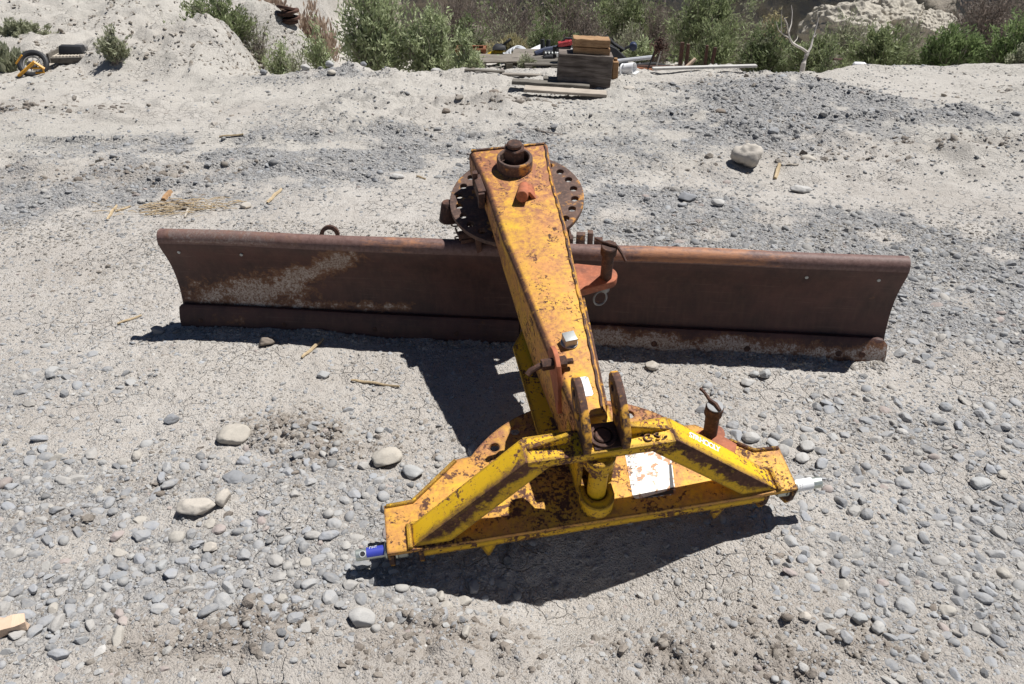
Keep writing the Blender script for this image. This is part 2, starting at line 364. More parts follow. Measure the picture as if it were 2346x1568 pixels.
M = {}
M['yellow'] = yellow_paint('chipped yellow paint', 0.795, 0.15, 0.018, mottle=0.10, patch=0.625)
M['yellow_brace'] = yellow_paint('chipped yellow brace paint', 0.80, 0.08, 0.012, mottle=0.05, ridge=True, patch=0.635)
M['yellow_boom'] = yellow_paint('sun faded yellow paint', 0.815, 0.95, 0.014, (0.80, 0.475, 0.030), (0.64, 0.285, 0.085), 0.75, 1.0, patch=0.625)
M['yellow_plate'] = yellow_paint('worn yellow plate paint', 0.785, 0.80, 0.010, (0.80, 0.475, 0.030), (0.64, 0.30, 0.09), 0.75, ygrad=(-1.09, -0.97), patch=0.60)
M['rust'] = rusty('dark rusted steel')
M['rust_plate'] = rusty('rusted plate with paint traces', (0.06, 0.036, 0.03), (0.13, 0.075, 0.055), (0.26, 0.15, 0.10), (0.50, 0.235, 0.05), 0.635)
M['rust_ear'] = rusty('rusted lug with paint traces', paint=(0.58, 0.29, 0.03), amount=0.585)
M['rust_orange'] = rusty('orange red primed steel', (0.20, 0.07, 0.04), (0.47, 0.145, 0.065), (0.52, 0.19, 0.10))
M['zinc'] = plain('zinc plated steel', (0.52, 0.55, 0.50), 0.38, 0.75, 0.10)
M['greysteel'] = plain('weathered grey steel', (0.36, 0.37, 0.36), 0.5, 0.4, 0.2)
M['steel_dull'] = plain('dull machined steel', (0.24, 0.24, 0.24), 0.6, 0.1, 0.25)
M['rim_grey'] = plain('dusty grey rim', (0.22, 0.21, 0.20), 0.7, 0.2, 0.3)
M['white'] = plain('white printed sleeve', (0.80, 0.80, 0.80), 0.5, 0, 0.04)
M['blue'] = plain('blue printed sleeve', (0.04, 0.055, 0.36), 0.45, 0, 0.05)
M['ink'] = plain('black ink', (0.04, 0.04, 0.045), 0.6, 0, 0.1)
M['inkgrey'] = plain('faint grey ink', (0.35, 0.35, 0.36), 0.6, 0, 0.1)
M['whitepaint'] = plain('white paint marker', (0.82, 0.82, 0.80), 0.6, 0, 0.05)
M['alu'] = plain('stamped aluminium', (0.74, 0.75, 0.74), 0.45, 0.3, 0.08, 220)
M['black'] = plain('black plastic and rubber', (0.018, 0.018, 0.02), 0.6, 0, 0.3)
M['navy'] = plain('navy blue plastic', (0.02, 0.03, 0.07), 0.5, 0, 0.3)
M['wood_grey'] = wood('weathered grey timber', (0.062, 0.046, 0.037), (0.24, 0.20, 0.17), (4, 38, 38))
M['wood_light'] = wood('bleached timber', (0.42, 0.37, 0.30), (0.56, 0.50, 0.42), (5, 70, 70))
M['wood_tan'] = wood('tan timber', (0.24, 0.13, 0.06), (0.46, 0.28, 0.14), (6, 70, 70))
M['wood_dark'] = wood('dark weathered board', (0.09, 0.08, 0.066), (0.24, 0.215, 0.18), (5, 80, 80))
M['wood_pink'] = wood('split pale timber', (0.62, 0.44, 0.31), (0.70, 0.53, 0.39), (40, 8, 40))
M['wood_white'] = wood('white painted board', (0.46, 0.44, 0.41), (0.60, 0.58, 0.55), (5, 60, 60))
M['wood_bleach'] = wood('sun bleached board', (0.34, 0.29, 0.235), (0.50, 0.44, 0.37), (5, 60, 60))
M['wood_mid'] = wood('grey brown pallet wood', (0.17, 0.145, 0.12), (0.36, 0.32, 0.27), (5, 70, 70))
M['straw'] = wood('dry straw coloured stick', (0.40, 0.30, 0.17), (0.55, 0.43, 0.28), (8, 90, 90))
M['twig'] = plain('grey twig', (0.25, 0.21, 0.18), 0.9, 0, 0.35, 12)
M['deadwood'] = plain('bleached dead wood', (0.50, 0.46, 0.41), 0.85, 0, 0.2, 20)

def label_mat():
    t = NT('cracked white safety label'); v = t.coord()
    cr = t.voro(v, 55, 'DISTANCE_TO_EDGE'); n = t.noise(v, 30, 5, 0.6); b = t.noise(v, 9, 3)
    c = t.mix(t.math('MULTIPLY', t.ramp(cr, 0.0, 0.05, 1.0, 0.0), 0.65), (0.80, 0.80, 0.78), (0.50, 0.32, 0.12))
    rs = t.ramp(t.math('ADD', t.math('MULTIPLY', n, 0.7), t.math('MULTIPLY', b, 0.5)), 0.605, 0.64)
    c = t.mix(rs, c, (0.42, 0.20, 0.08))
    return t.done(c, 0.5)
M['label'] = label_mat()

def moldboard_mat():
    t = NT('bare rusted moldboard steel'); v = t.coord()
    a = t.n('ShaderNodeAttribute', attribute_name='wear'); o = t.n('ShaderNodeAttribute', attribute_name='lip_paint_sun')
    base = t.mix(t.ramp(t.noise(v, 8, 6, 0.65), 0.32, 0.68), (0.037, 0.0150, 0.0120), (0.088, 0.035, 0.027))
    base = t.mix(t.math('MULTIPLY', t.ramp(t.noise(t.coord('Object', (60, 60, 8)), 1, 4), 0.45, 0.75), 0.35), base, (0.11, 0.055, 0.038))
    k = t.math('ADD', t.math('MULTIPLY', a.outputs['Fac'], 0.40), t.math('ADD', t.math('MULTIPLY', t.noise(v, 34, 9, 0.78), 0.85), t.math('MULTIPLY', t.noise(v, 7, 5, 0.65), 0.55)))
    g = t.math('MULTIPLY', t.math('MULTIPLY', t.ramp(k, 0.955, 1.03), t.ramp(t.noise(v, 150, 5, 0.7), 0.40, 0.52, 0.15, 1.0)), 0.85)
    grey = t.mix(t.ramp(t.noise(v, 60, 4, 0.7), 0.4, 0.65), (0.38, 0.33, 0.29), (0.56, 0.51, 0.47))
    c = t.mix(g, base, grey)
    halo = t.math('MULTIPLY', t.math('MULTIPLY', t.ramp(k, 0.87, 0.96), t.ramp(g, 0, 1, 1.0, 0.0)), 0.7)
    c = t.mix(halo, c, (0.20, 0.085, 0.03))
    k2 = t.math('ADD', t.math('MULTIPLY', o.outputs['Fac'], 0.55), t.noise(t.coord('Object', (7, 30, 30)), 1.6, 7, 0.7))
    lip = t.ramp(o.outputs['Fac'], 0.08, 0.28)
    c = t.mix(t.math('MULTIPLY', lip, t.ramp(t.noise(v, 70, 6, 0.7), 0.3, 0.6, 0.25, 0.85)), c, (0.20, 0.118, 0.10))  # sunlit lip painted lighter than the shaded face below
    c = t.mix(t.math('MULTIPLY', t.ramp(t.math('ADD', k2, t.math('MULTIPLY', t.noise(v, 55, 7, 0.72), 0.35)), 1.02, 1.24), 0.8), c, (0.46, 0.205, 0.095))
    sc2 = t.noise(t.coord('Object', (5, 160, 160)), 1.0, 5, 0.7)
    c = t.mix(t.math('MULTIPLY', t.ramp(sc2, 0.58, 0.70), 0.30), c, (0.19, 0.12, 0.095))
    return t.done(c, t.ramp(g, 0, 1, 0.62, 0.48), t.bump(t.math('ADD', t.noise(v, 120, 5, 0.65), t.math('MULTIPLY', t.noise(v, 9, 3), 1.5)), 0.4, 0.002), t.math('MULTIPLY', g, 0.55))
M['moldboard'] = moldboard_mat()

def ground_mat():
    t = NT('dry clay and gravel'); v = t.coord()
    gm = t.n('ShaderNodeAttribute', attribute_name='gravel'); cm = t.n('ShaderNodeAttribute', attribute_name='clod')
    n1 = t.noise(v, 1.3, 5, 0.6); n2 = t.noise(v, 16, 6, 0.7); n3 = t.noise(v, 95, 5, 0.7)
    clay = t.mix(t.ramp(n1, 0.35, 0.65), (0.440, 0.405, 0.365), (0.535, 0.503, 0.462))
    clay = t.mix(t.math('MULTIPLY', t.ramp(n2, 0.40, 0.70), 0.35), clay, (0.34, 0.29, 0.24))
    dry = t.n('ShaderNodeAttribute', attribute_name='dry'); clay = t.mix(t.math('MULTIPLY', dry.outputs['Fac'], 0.7, True), clay, (0.505, 0.478, 0.428))
    cell = t.n('ShaderNodeTexVoronoi'); cell.inputs['Scale'].default_value = 75; t.l(v, cell.inputs['Vector'])
    sep = t.n('ShaderNodeSeparateColor'); t.l(cell.outputs['Color'], sep.inputs[0])
    grit = t.mix(sep.outputs[0], (0.17, 0.17, 0.175), (0.42, 0.41, 0.395))
    gmask = t.ramp(t.math('ADD', t.math('MULTIPLY', gm.outputs['Fac'], 0.75), t.math('MULTIPLY', t.noise(v, 22, 5, 0.7), 0.75)), 0.52, 0.80)
    c = t.mix(t.math('MULTIPLY', gmask, 0.9), clay, grit)
    c = t.mix(t.math('MULTIPLY', t.ramp(n3, 0.53, 0.66), 0.55), c, (0.25, 0.225, 0.20))
    c = t.mix(t.math('MULTIPLY', t.ramp(n3, 0.30, 0.42, 1, 0), 0.35), c, (0.56, 0.52, 0.46))
    c = t.mix(t.math('MULTIPLY', cm.outputs['Fac'], 0.62), c, (0.235, 0.195, 0.16))
    vb = t.voro(v, 75); vb2 = t.voro(v, 190)
    h = t.math('ADD', t.math('MULTIPLY', vb, t.math('MULTIPLY', t.ramp(gmask, 0, 1, 0.15, 1.0), -0.9)), t.math('ADD', t.math('MULTIPLY', n3, 0.7), t.math('MULTIPLY', vb2, -0.30)))
    h = t.math('ADD', h, t.math('MULTIPLY', n2, 0.8))
    wv = t.n('ShaderNodeVectorMath'); wv.operation = 'ADD'; nz = t.n('ShaderNodeTexNoise'); nz.inputs['Scale'].default_value = 14; nz.inputs['Detail'].default_value = 3; t.l(v, nz.inputs['Vector'])
    sc_ = t.n('ShaderNodeVectorMath'); sc_.operation = 'SCALE'; sc_.inputs['Scale'].default_value = 0.07; t.l(nz.outputs['Color'], sc_.inputs[0]); t.l(v, wv.inputs[0]); t.l(sc_.outputs[0], wv.inputs[1])
    ck = t.ramp(t.voro(wv.outputs[0], 15, 'DISTANCE_TO_EDGE'), 0.0, 0.035, 1.0, 0.0); cpatch = t.math('MULTIPLY', t.ramp(t.noise(v, 2.4, 3), 0.48, 0.60), t.ramp(cm.outputs['Fac'], 0.0, 0.25, 1.0, 0.0))
    h = t.math('SUBTRACT', h, t.math('MULTIPLY', t.math('MULTIPLY', ck, cpatch), 0.75))
    far = t.bump(t.math('ADD', t.noise(v, 7, 7, 0.72), t.math('MULTIPLY', t.noise(v, 24, 5, 0.7), 0.5)), 0.55, 0.05); db = t.math('MULTIPLY', dry.outputs['Fac'], 0.9, True)
    nb = t.n('ShaderNodeMix'); nb.data_type = 'VECTOR'; g0 = t.n('ShaderNodeNewGeometry'); t.l(db, nb.inputs[0]); t.l(g0.outputs['Normal'], nb.inputs[4]); t.l(far, nb.inputs[5])
    return t.done(c, 0.95, t.bump(h, 1.0, 0.013, nb.outputs[1]))
M['ground'] = ground_mat()
def stone_mat(attr):
    t = NT('gravel stones' if attr else 'river stone')
    v = t.coord()
    if attr:
        a = t.n('ShaderNodeAttribute', attribute_name='col'); base = a.outputs['Color']
    else:
        oi = t.n('ShaderNodeObjectInfo'); cr = t.n('ShaderNodeValToRGB'); e = cr.color_ramp; e.interpolation = 'CONSTANT'
        cols = [(0.0, (0.29, 0.295, 0.305)), (0.2, (0.35, 0.35, 0.35)), (0.42, (0.31, 0.32, 0.34)), (0.62, (0.37, 0.355, 0.335)), (0.74, (0.22, 0.225, 0.235)), (0.88, (0.40, 0.37, 0.325)), (0.96, (0.35, 0.29, 0.27))]
        while len(e.elements) < len(cols): e.elements.new(0.5)
        for el, (p, c) in zip(e.elements, cols): el.position = p; el.color = (*c, 1)
        t.l(oi.outputs['Random'], cr.inputs[0]); base = cr.outputs[0]
    g = t.n('ShaderNodeNewGeometry'); pv = g.outputs['Position']
    n = t.noise(pv, 60, 6, 0.65); n2 = t.noise(pv, 300, 4, 0.6)
    c = t.mix(t.math('MULTIPLY', t.ramp(n, 0.38, 0.70), 0.5), base, (0.42, 0.395, 0.355))
    c = t.mix(t.math('MULTIPLY', t.ramp(n2, 0.55, 0.72), 0.35), c, (0.16, 0.15, 0.145))
    return t.done(c, 0.9, t.bump(t.math('ADD', n, t.math('MULTIPLY', n2, 0.4)), 0.5, 0.004))
def clod_mat():
    t = NT('crumbly soil lumps'); at0 = t.n('ShaderNodeAttribute', attribute_name='col'); g = t.n('ShaderNodeNewGeometry'); n = t.noise(g.outputs['Position'], 120, 6, 0.7)
    return t.done(t.mix(t.math('MULTIPLY', t.ramp(n, 0.4, 0.7), 0.4), at0.outputs['Color'], (0.40, 0.36, 0.31)), 0.95, t.bump(n, 0.8, 0.006))
M['clods'] = clod_mat()
M['stones'] = stone_mat(True); M['stone'] = stone_mat(False)
def fixed_stone(name, col):
    t = NT(name); v = t.coord(); g = t.n('ShaderNodeNewGeometry'); pv = g.outputs['Position']; n = t.noise(pv, 45, 6, 0.65); n2 = t.noise(pv, 260, 4)
    c = t.mix(t.ramp(n, 0.3, 0.75), col, tuple(x * 0.78 for x in col)); c = t.mix(t.math('MULTIPLY', t.ramp(n2, 0.55, 0.75), 0.3), c, (0.2, 0.18, 0.16))
    return t.done(c, 0.9, t.bump(t.math('ADD', n, t.math('MULTIPLY', n2, 0.4)), 0.45, 0.005))
M['st_cream'] = fixed_stone('cream stone', (0.47, 0.43, 0.37)); M['st_grey'] = fixed_stone('grey stone', (0.42, 0.42, 0.41))
M['st_tan'] = fixed_stone('tan stone', (0.50, 0.455, 0.395)); M['st_dark'] = fixed_stone('dark stone', (0.26, 0.265, 0.275)); M['st_pale'] = fixed_stone('pale grey stone', (0.47, 0.455, 0.43))
M['st_soil'] = fixed_stone('dry soil lump', (0.23, 0.19, 0.155))

def leaf_mat(name, a, b, dry=None):
    t = NT(name); g = t.n('ShaderNodeNewGeometry'); n = t.noise(g.outputs['Position'], 3.0, 3, 0.6)
    rnd = g.outputs['Random Per Island']
    c = t.mix(rnd, a, b)
    if dry: c = t.mix(t.ramp(n, 0.55, 0.70), c, dry)
    t.done(c, 0.65); t.b.inputs['Specular IOR Level'].default_value = 0.3
    tr = t.n('ShaderNodeBsdfTranslucent'); t.l(c, tr.inputs[0]); mx = t.n('ShaderNodeMixShader'); mx.inputs[0].default_value = 0.35
    out = t.nt.nodes['Material Output']; t.l(t.b.outputs[0], mx.inputs[1]); t.l(tr.outputs[0], mx.inputs[2]); t.l(mx.outputs[0], out.inputs[0])
    return t.m
M['leaf_green'] = leaf_mat('green shrub leaves', (0.206, 0.248, 0.116), (0.323, 0.364, 0.194), (0.314, 0.298, 0.232))
M['leaf_dark'] = leaf_mat('dark green shrub leaves', (0.149, 0.187, 0.084), (0.243, 0.284, 0.147), (0.276, 0.260, 0.203))
M['leaf_willow'] = leaf_mat('pale willow leaves', (0.33, 0.385, 0.20), (0.48, 0.52, 0.32))
M['leaf_grey'] = leaf_mat('grey green leaves', (0.275, 0.294, 0.181), (0.413, 0.419, 0.294))
M['leaf_bright'] = leaf_mat('fresh green leaves', (0.165, 0.235, 0.085), (0.25, 0.315, 0.145))
M['leaf_brown'] = leaf_mat('dry brown leaves', (0.191, 0.152, 0.125), (0.271, 0.224, 0.196))
M['leaf_red'] = leaf_mat('reddish dry grass', (0.44, 0.33, 0.25), (0.54, 0.43, 0.34))
M['leaf_olive'] = leaf_mat('olive dry grass', (0.356, 0.319, 0.168), (0.506, 0.450, 0.273))

# ------------------------------------------------------------------ ground
def grid_axis(dense0, dense1, step, lo, hi, g):
    a = list(np.arange(dense0, dense1, step)); s = step; v = a[-1]
    while v < hi: s *= g; v += s; a.append(v)
    s = step; v = a[0]; b = []
    while v > lo: s *= g; v -= s; b.append(v)
    return np.array(b[::-1] + a)
xs = grid_axis(-1.75, 1.85, 0.0062, -70, 70, 1.022); ys = grid_axis(0.92, 3.1, 0.0055, -6, 110, 1.0085)
X, Y = np.meshgrid(xs, ys); nx, ny = len(xs), len(ys)
Z = height(X, Y)
def grid_mesh(name, X, Y, Z):
    ny, nx = X.shape; me = bpy.data.meshes.new(name)
    co = np.stack([X, Y, Z], -1).reshape(-1, 3).astype(np.float32)
    i = np.arange(ny * nx).reshape(ny, nx)
    f = np.stack([i[:-1, :-1], i[:-1, 1:], i[1:, 1:], i[1:, :-1]], -1).reshape(-1, 4).astype(np.int32)
    me.vertices.add(len(co)); me.vertices.foreach_set('co', co.ravel()); me.loops.add(f.size); me.loops.foreach_set('vertex_index', f.ravel())
    me.polygons.add(len(f)); me.polygons.foreach_set('loop_start', np.arange(0, f.size, 4, dtype=np.int32)); me.polygons.foreach_set('loop_total', np.full(len(f), 4, np.int32))
    me.polygons.foreach_set('use_smooth', np.ones(len(f), bool)); me.update(calc_edges=True); return me
gme = grid_mesh('ground', X, Y, Z)
for nm, val in (('gravel', gravel_mask(X, Y) * (0.42 + 0.58 * sst(2.4, 3.3, Y))), ('clod', clod_mask(X, Y)), ('dry', sst(3.4, 5.6, Y) * (0.75 + 0.5 * fbm(X, Y, 0.7, 3, 95)))):
    at_ = gme.attributes.new(nm, 'FLOAT', 'POINT'); at_.data.foreach_set('value', val.ravel().astype(np.float32))
g_o = tag(link('ground', gme, M['ground']), kind='structure')

# shaded cliff at the back right, a wall of clay with its own depth
cx = np.linspace(-16.0, 34.0, 460); cv = np.linspace(0, 1, 70)
CX, CV = np.meshgrid(cx, cv)
CY = 20.6 + 0.9 * CV + 0.7 * fbm(CX, CV * 5, 0.35, 4, 71) + 0.25 * np.abs(fbm(CX, CV * 6, 1.3, 4, 74))
CZ = -3.4 + (3.0 + 2.6 * sst(-6, 4, CX)) * CV + 0.35 * fbm(CX, CV, 0.8, 2, 77)
cme = grid_mesh('cliff', np.concatenate([CX, CX[-1:]]), np.concatenate([CY, CY[-1:] + 14]), np.concatenate([CZ, CZ[-1:] + 1.5]))
t_ = NT('clay cliff'); vv = t_.coord(); M['cliff'] = t_.done(t_.mix(t_.ramp(t_.noise(vv, 0.9, 6, 0.65), 0.35, 0.65), (0.30, 0.26, 0.21), (0.44, 0.39, 0.33)), 0.95, t_.bump(t_.noise(vv, 5, 7, 0.7), 0.8, 0.15))
tag(link('cliff', cme, M['cliff']), kind='structure')


# ------------------------------------------------------------------ the rear blade: one implement, all its parts in its own frame
P0 = Vector((0.010, 2.628, 0.674))
S_ = Vector((0.98469, 0.16756, 0.048)); B_ = Vector((-0.1743, 0.94662, 0.27117)); N_ = Vector((0, -0.27538, 0.96133))
S_.normalize(); N_ = (N_ - S_ * N_.dot(S_)).normalized(); B_ = N_.cross(S_)
FM = Matrix(((S_.x, B_.x, N_.x, P0.x), (S_.y, B_.y, N_.y, P0.y), (S_.z, B_.z, N_.z, P0.z), (0, 0, 0, 1)))   # x right, y away from the hitch, z up
blade = empty('rear_blade', (0.1, 2.1, 0), 'long rusted tractor grading blade with yellow boom and hitch frame lying on the gravel', 'tractor implement')
def part(name, me, mat, parent=None, mw=FM, label=None): return link(name, me, M[mat] if isinstance(mat, str) else mat, parent or blade, mw, label)

# boom: tapered box beam with rounded top corners
BY = [0.128, 0.0, -0.11, -0.25, -0.37, -0.48, -0.58, -0.72, -0.85, -0.94, -1.02, -1.098]
BW = [0.143, 0.128, 0.117, 0.111, 0.105, 0.094, 0.086, 0.076, 0.065, 0.057, 0.049, 0.042]
BH = [0.085, 0.090, 0.10, 0.105, 0.125, 0.155, 0.180, 0.195, 0.20, 0.20, 0.20, 0.20]
def boom_ring(y, w_, h):
    r = 0.021; pts = [(-w_, -h)]
    pts += [(-w_ + r - r * math.cos(R(a)), -r + r * math.sin(R(a))) for a in (0, 18, 36, 54, 72, 90)]
    r2 = 0.010
    pts += [(w_ - r2 + r2 * math.sin(R(a)), -r2 + r2 * math.cos(R(a))) for a in (0, 30, 60, 90)]
    pts += [(w_, -h)]
    return [Vector((x, y, z)) for x, z in pts]
mb = MB(); rings = []
for i in range(len(BY) - 1):
    for k in range(3):
        f = k / 3; L = lambda A: A[i] + (A[i + 1] - A[i]) * f
        rings.append(boom_ring(L(BY), L(BW), L(BH)))
rings.append(boom_ring(BY[-1], BW[-1], BH[-1])); mb.loft(rings)
me = mb.mesh('boom', ang=40)
boom = part('boom', me, 'yellow_boom')
def bw(y): return float(np.interp(-y, [-v for v in BY], BW))
mb = MB(); mb.tube([(bw(y) - 0.011 + 0.0012 * math.sin(y * 90), y, 0.0008 + 0.0006 * math.sin(y * 130)) for y in np.linspace(0.12, -1.09, 90)], 0.0042, 6)
part('weld_seam', mb.mesh('weld_seam'), 'rust_ear', boom)
mb = MB(); mb.box((0, 0.1285, 0.0), (0.27, 0.010, 0.012)); part('end_lip', mb.mesh('end_lip', 0.003), 'rust_ear', boom)
# bottom flange plate, wider than the near half of the boom, tapering into it
me = curve_mesh('bottom_flange', [[(-0.084, -0.585), (-0.122, -0.645), (-0.112, -0.975), (-0.085, -1.06), (0.085, -1.06), (0.108, -0.975), (0.108, -0.645), (0.084, -0.585)]], 0.014, 0.002)
me.transform(Matrix.Translation((0, 0, -0.1985))); part('bottom_flange', me, 'yellow', boom)
# side doubler plate on the right edge, near half
mb = MB(); mb.hexa([Vector(p) for p in ((0.082, -0.66, -0.19), (0.094, -0.66, -0.19), (0.060, -1.06, -0.19), (0.050, -1.06, -0.19), (0.0815, -0.66, -0.012), (0.0885, -0.66, -0.012), (0.053, -1.06, -0.012), (0.046, -1.06, -0.012))])
part('doubler_plate', mb.mesh('doubler_plate', 0.002), 'rust_ear', boom)

# turntable disc with its ring of 24 index holes
nd = Vector((-0.05, -0.345, 0.937)).normalized(); cd = Vector((0.0166, 2.673, 0.552))
e1 = (S_ - nd * S_.dot(nd)).normalized(); e2 = nd.cross(e1)
DM = Matrix(((e1.x, e2.x, nd.x, cd.x), (e1.y, e2.y, nd.y, cd.y), (e1.z, e2.z, nd.z, cd.z), (0, 0, 0, 1)))
holes = [circle(0.2085 * math.cos(R(15 * k - 0.5)), 0.2085 * math.sin(R(15 * k - 0.5)), 0.0138, 20) for k in range(24)]
disc = part('turntable', curve_mesh('turntable', [circle(0, 0, 0.2415, 96)] + holes, 0.019, 0.002), 'rust_plate', mw=DM)
mb = MB(); mb.cyl((0, 0, -0.30), (0, 0, -0.021), 0.075, 0.085, 32); part('turntable_hub', mb.mesh('turntable_hub', 0.004), 'rust', disc, mw=DM)
# frame behind the moldboard that carries the turntable
mb = MB(); mb.box((0, -0.02, -0.20), (0.36, 0.20, 0.16)); mb.box((-0.165, -0.085, -0.075), (0.020, 0.12, 0.10)); mb.box((-0.10, -0.10, -0.075), (0.020, 0.10, 0.10))
mb.cyl((-0.23, -0.085, -0.065), (-0.08, -0.085, -0.065), 0.018, n=16); mb.box((-0.20, -0.085, -0.095), (0.05, 0.05, 0.06))
part('blade_carrier', mb.mesh('blade_carrier', 0.004), 'rust', mw=DM)
# index pin hanging beside the disc on a short chain
mb = MB(); mb.cyl((-0.248, 0.045, -0.01), (-0.250, 0.030, -0.085), 0.022, 0.038, 24, 0.004); part('index_pin', mb.mesh('index_pin'), 'rust', mw=DM)
mb = MB()
for k in range(5):
    c = Vector((-0.235 + 0.002 * k, -0.055 - 0.013 * k, -0.035 - 0.020 * k)); ax = (1, 0.2, 0.1) if k % 2 else (0.1, 1, 0.4)
    mb.ring(c, ax, 0.0125, 0.0028, 14, 6)
part('chain', mb.mesh('chain'), 'rust', mw=DM)

# king pin, its collar and nut
mb = MB(); mb.lathe([(0.062, 0.0), (0.062, 0.040), (0.059, 0.044), (0.052, 0.044), (0.049, 0.040), (0.049, 0.0)], (0, 0.004, 0.0), n=40); part('pivot_collar', mb.mesh('pivot_collar'), 'rust_plate')
mb = MB(); mb.cyl((0, 0.012, 0.002), (0, 0.012, 0.012), 0.047, n=32, ch=0.002); mb.cyl((0, 0.012, 0.012), (0, 0.012, 0.078), 0.0385, n=6, ch=0.004, ph=0.35)
mb.cyl((0, 0.012, 0.078), (0, 0.012, 0.094), 0.026, n=24, ch=0.004)
part('king_pin_nut', mb.mesh('king_pin_nut', ang=30), 'rust')
# stop peg on top of the boom with small gusset
mb = MB(); mb.cyl((0.014, -0.105, -0.006), (-0.013, -0.205, 0.030), 0.0195, n=24, ch=0.002); part('stop_peg', mb.mesh('stop_peg'), 'rust_orange')
mb = MB(); mb.hexa([Vector(p) for p in ((0.026, -0.185, -0.002), (0.040, -0.185, -0.002), (0.046, -0.115, -0.002), (0.030, -0.115, -0.002), (0.006, -0.185, 0.030), (0.018, -0.185, 0.030), (0.034, -0.118, 0.014), (0.022, -0.118, 0.014))])
part('peg_gusset', mb.mesh('peg_gusset', 0.002), 'rust_orange')
# stop bracket on the left flank of the boom
mb = MB(); mb.box((-0.133, -0.055, -0.030), (0.026, 0.10, 0.050), Matrix.Rotation(0.06, 3, 'Z')); mb.box((-0.143, -0.020, -0.012), (0.018, 0.020, 0.055)); mb.box((-0.134, -0.100, -0.040), (0.022, 0.030, 0.060))
part('stop_bracket', mb.mesh('stop_bracket', 0.003), 'rust')
# square headed bolt with washer
mb = MB(); mb.cyl((0, -0.842, 0.0), (0, -0.842, 0.006), 0.0245, n=28, ch=0.0015); mb.box((0, -0.842, 0.0175), (0.034, 0.034, 0.024), Matrix.Rotation(0.12, 3, 'Z')); part('square_bolt', mb.mesh('square_bolt', 0.003), 'greysteel')
# drilled lug on the left flank with its bolt
LM = FM @ Matrix(((0, 0, 1, -0.049), (1, 0, 0, 0), (0, 1, 0, 0), (0, 0, 0, 1)))    # local x -> y, y -> z, z -> x
lug = part('latch_lug', curve_mesh('latch_lug', [[(-0.845, -0.02), (-0.875, 0.035), (-0.90, 0.050), (-0.93, 0.052), (-0.955, 0.040), (-0.985, -0.02), (-1.00, -0.10), (-0.985, -0.115), (-0.93, -0.075), (-0.86, -0.05)]], 0.013, 0.002), 'rust_orange', mw=LM)
mb = MB(); mb.tube([(-0.010, -0.925, 0.022), (-0.075, -0.925, 0.021), (-0.10, -0.926, 0.020), (-0.125, -0.932, 0.012), (-0.135, -0.938, 0.004)], 0.0085, 10)
mb.cyl((-0.095, -0.925, 0.021), (-0.0625, -0.925, 0.022), 0.016, n=6, ch=0.001); mb.cyl((-0.047, -0.925, 0.022), (-0.028, -0.925, 0.022), 0.017, n=6, ch=0.001)
part('latch_bolt', mb.mesh('latch_bolt'), 'rust')
# riveted data plate
dp = part('data_plate', curve_mesh('data_plate', [[(-0.008, -0.972), (-0.003, -0.967), (0.016, -0.967), (0.021, -0.972), (0.021, -1.028), (0.016, -1.033), (-0.003, -1.033), (-0.008, -1.028)]], 0.0015, 0.0003), 'alu', mw=FM @ Matrix.Translation((0, 0, 0.0018)) @ Matrix.Rotation(0.0, 4, 'Z'))
for x_, y_ in ((-0.003, -0.975), (0.016, -0.972), (-0.003, -1.026)):
    mb = MB(); mb.cyl((x_, y_, 0.0), (x_, y_, 0.0035), 0.0028, n=10); part('rivet', mb.mesh('rivet'), 'greysteel', dp)
mb = MB()
for r in range(4):
    for c_ in range(5):
        mb.box((0.000 + 0.0055 * r, -0.984 - 0.0085 * c_, 0.0021), (0.0022, 0.0052 * random.uniform(0.5, 1), 0.0004))
part('stamped_print', mb.mesh('stamped_print'), 'inkgrey', dp)

# moldboard: curved plate, x along the blade, y towards the back, z up
ang = math.atan2(-0.1024, 0.9947)
MM = Matrix.Translation((-1.308, 2.687, 0)) @ Matrix.Rotation(ang, 4, 'Z'); ML = 2.684
prof = [(-0.024, 0.012), (-0.036, 0.055), (-0.043, 0.10), (-0.045, 0.135), (-0.0445, 0.165), (-0.041, 0.20), (-0.034, 0.235), (-0.023, 0.270), (-0.008, 0.305), (0.007, 0.333), (0.018, 0.355), (0.0245, 0.372), (0.0270, 0.386), (0.0255, 0.400), (0.0195, 0.411), (0.0105, 0.4185), (0.000, 0.421), (-0.012, 0.4205)]
# refine the profile
pf = []
for a, b in zip(prof, prof[1:]): pf += [a, ((a[0] + b[0]) / 2, (a[1] + b[1]) / 2)]
pf.append(prof[-1]); TH = 0.011
def offs(pf, d):
    out = []
    for i in range(len(pf)):
        a = pf[max(i - 1, 0)]; b = pf[min(i + 1, len(pf) - 1)]; tx, tz = b[0] - a[0], b[1] - a[1]; l = math.hypot(tx, tz)
        out.append((pf[i][0] - tz / l * d, pf[i][1] + tx / l * d))
    return out
back = offs(pf, TH)
loop = pf + back[::-1]
nsx = 230; bm = bmesh.new(); ids = []
for i in range(nsx + 1):
    s = i / nsx; x_ = ML * s; row = []
    for (n_, z_) in loop:
        tw = -0.034 * s * (z_ / 0.42); wob = 0.0022 * math.sin(x_ * 4.1 + z_ * 9) + 0.0012 * math.sin(x_ * 11 + 2)
        inset = (1 - 2 * s) * 0.0
        row.append(bm.verts.new((x_, -(n_ + tw + wob * (z_ / 0.42)), z_ + 0.0015 * math.sin(x_ * 7) * (z_ / 0.42))))
    ids.append(row)
m_ = len(loop)
for i in range(nsx):
    for k in range(m_):
        l = (k + 1) % m_; bm.faces.new((ids[i][k], ids[i][l], ids[i + 1][l], ids[i + 1][k]))
bm.faces.new(ids[0]); bm.faces.new(ids[-1][::-1]); bmesh.ops.recalc_face_normals(bm, faces=bm.faces)
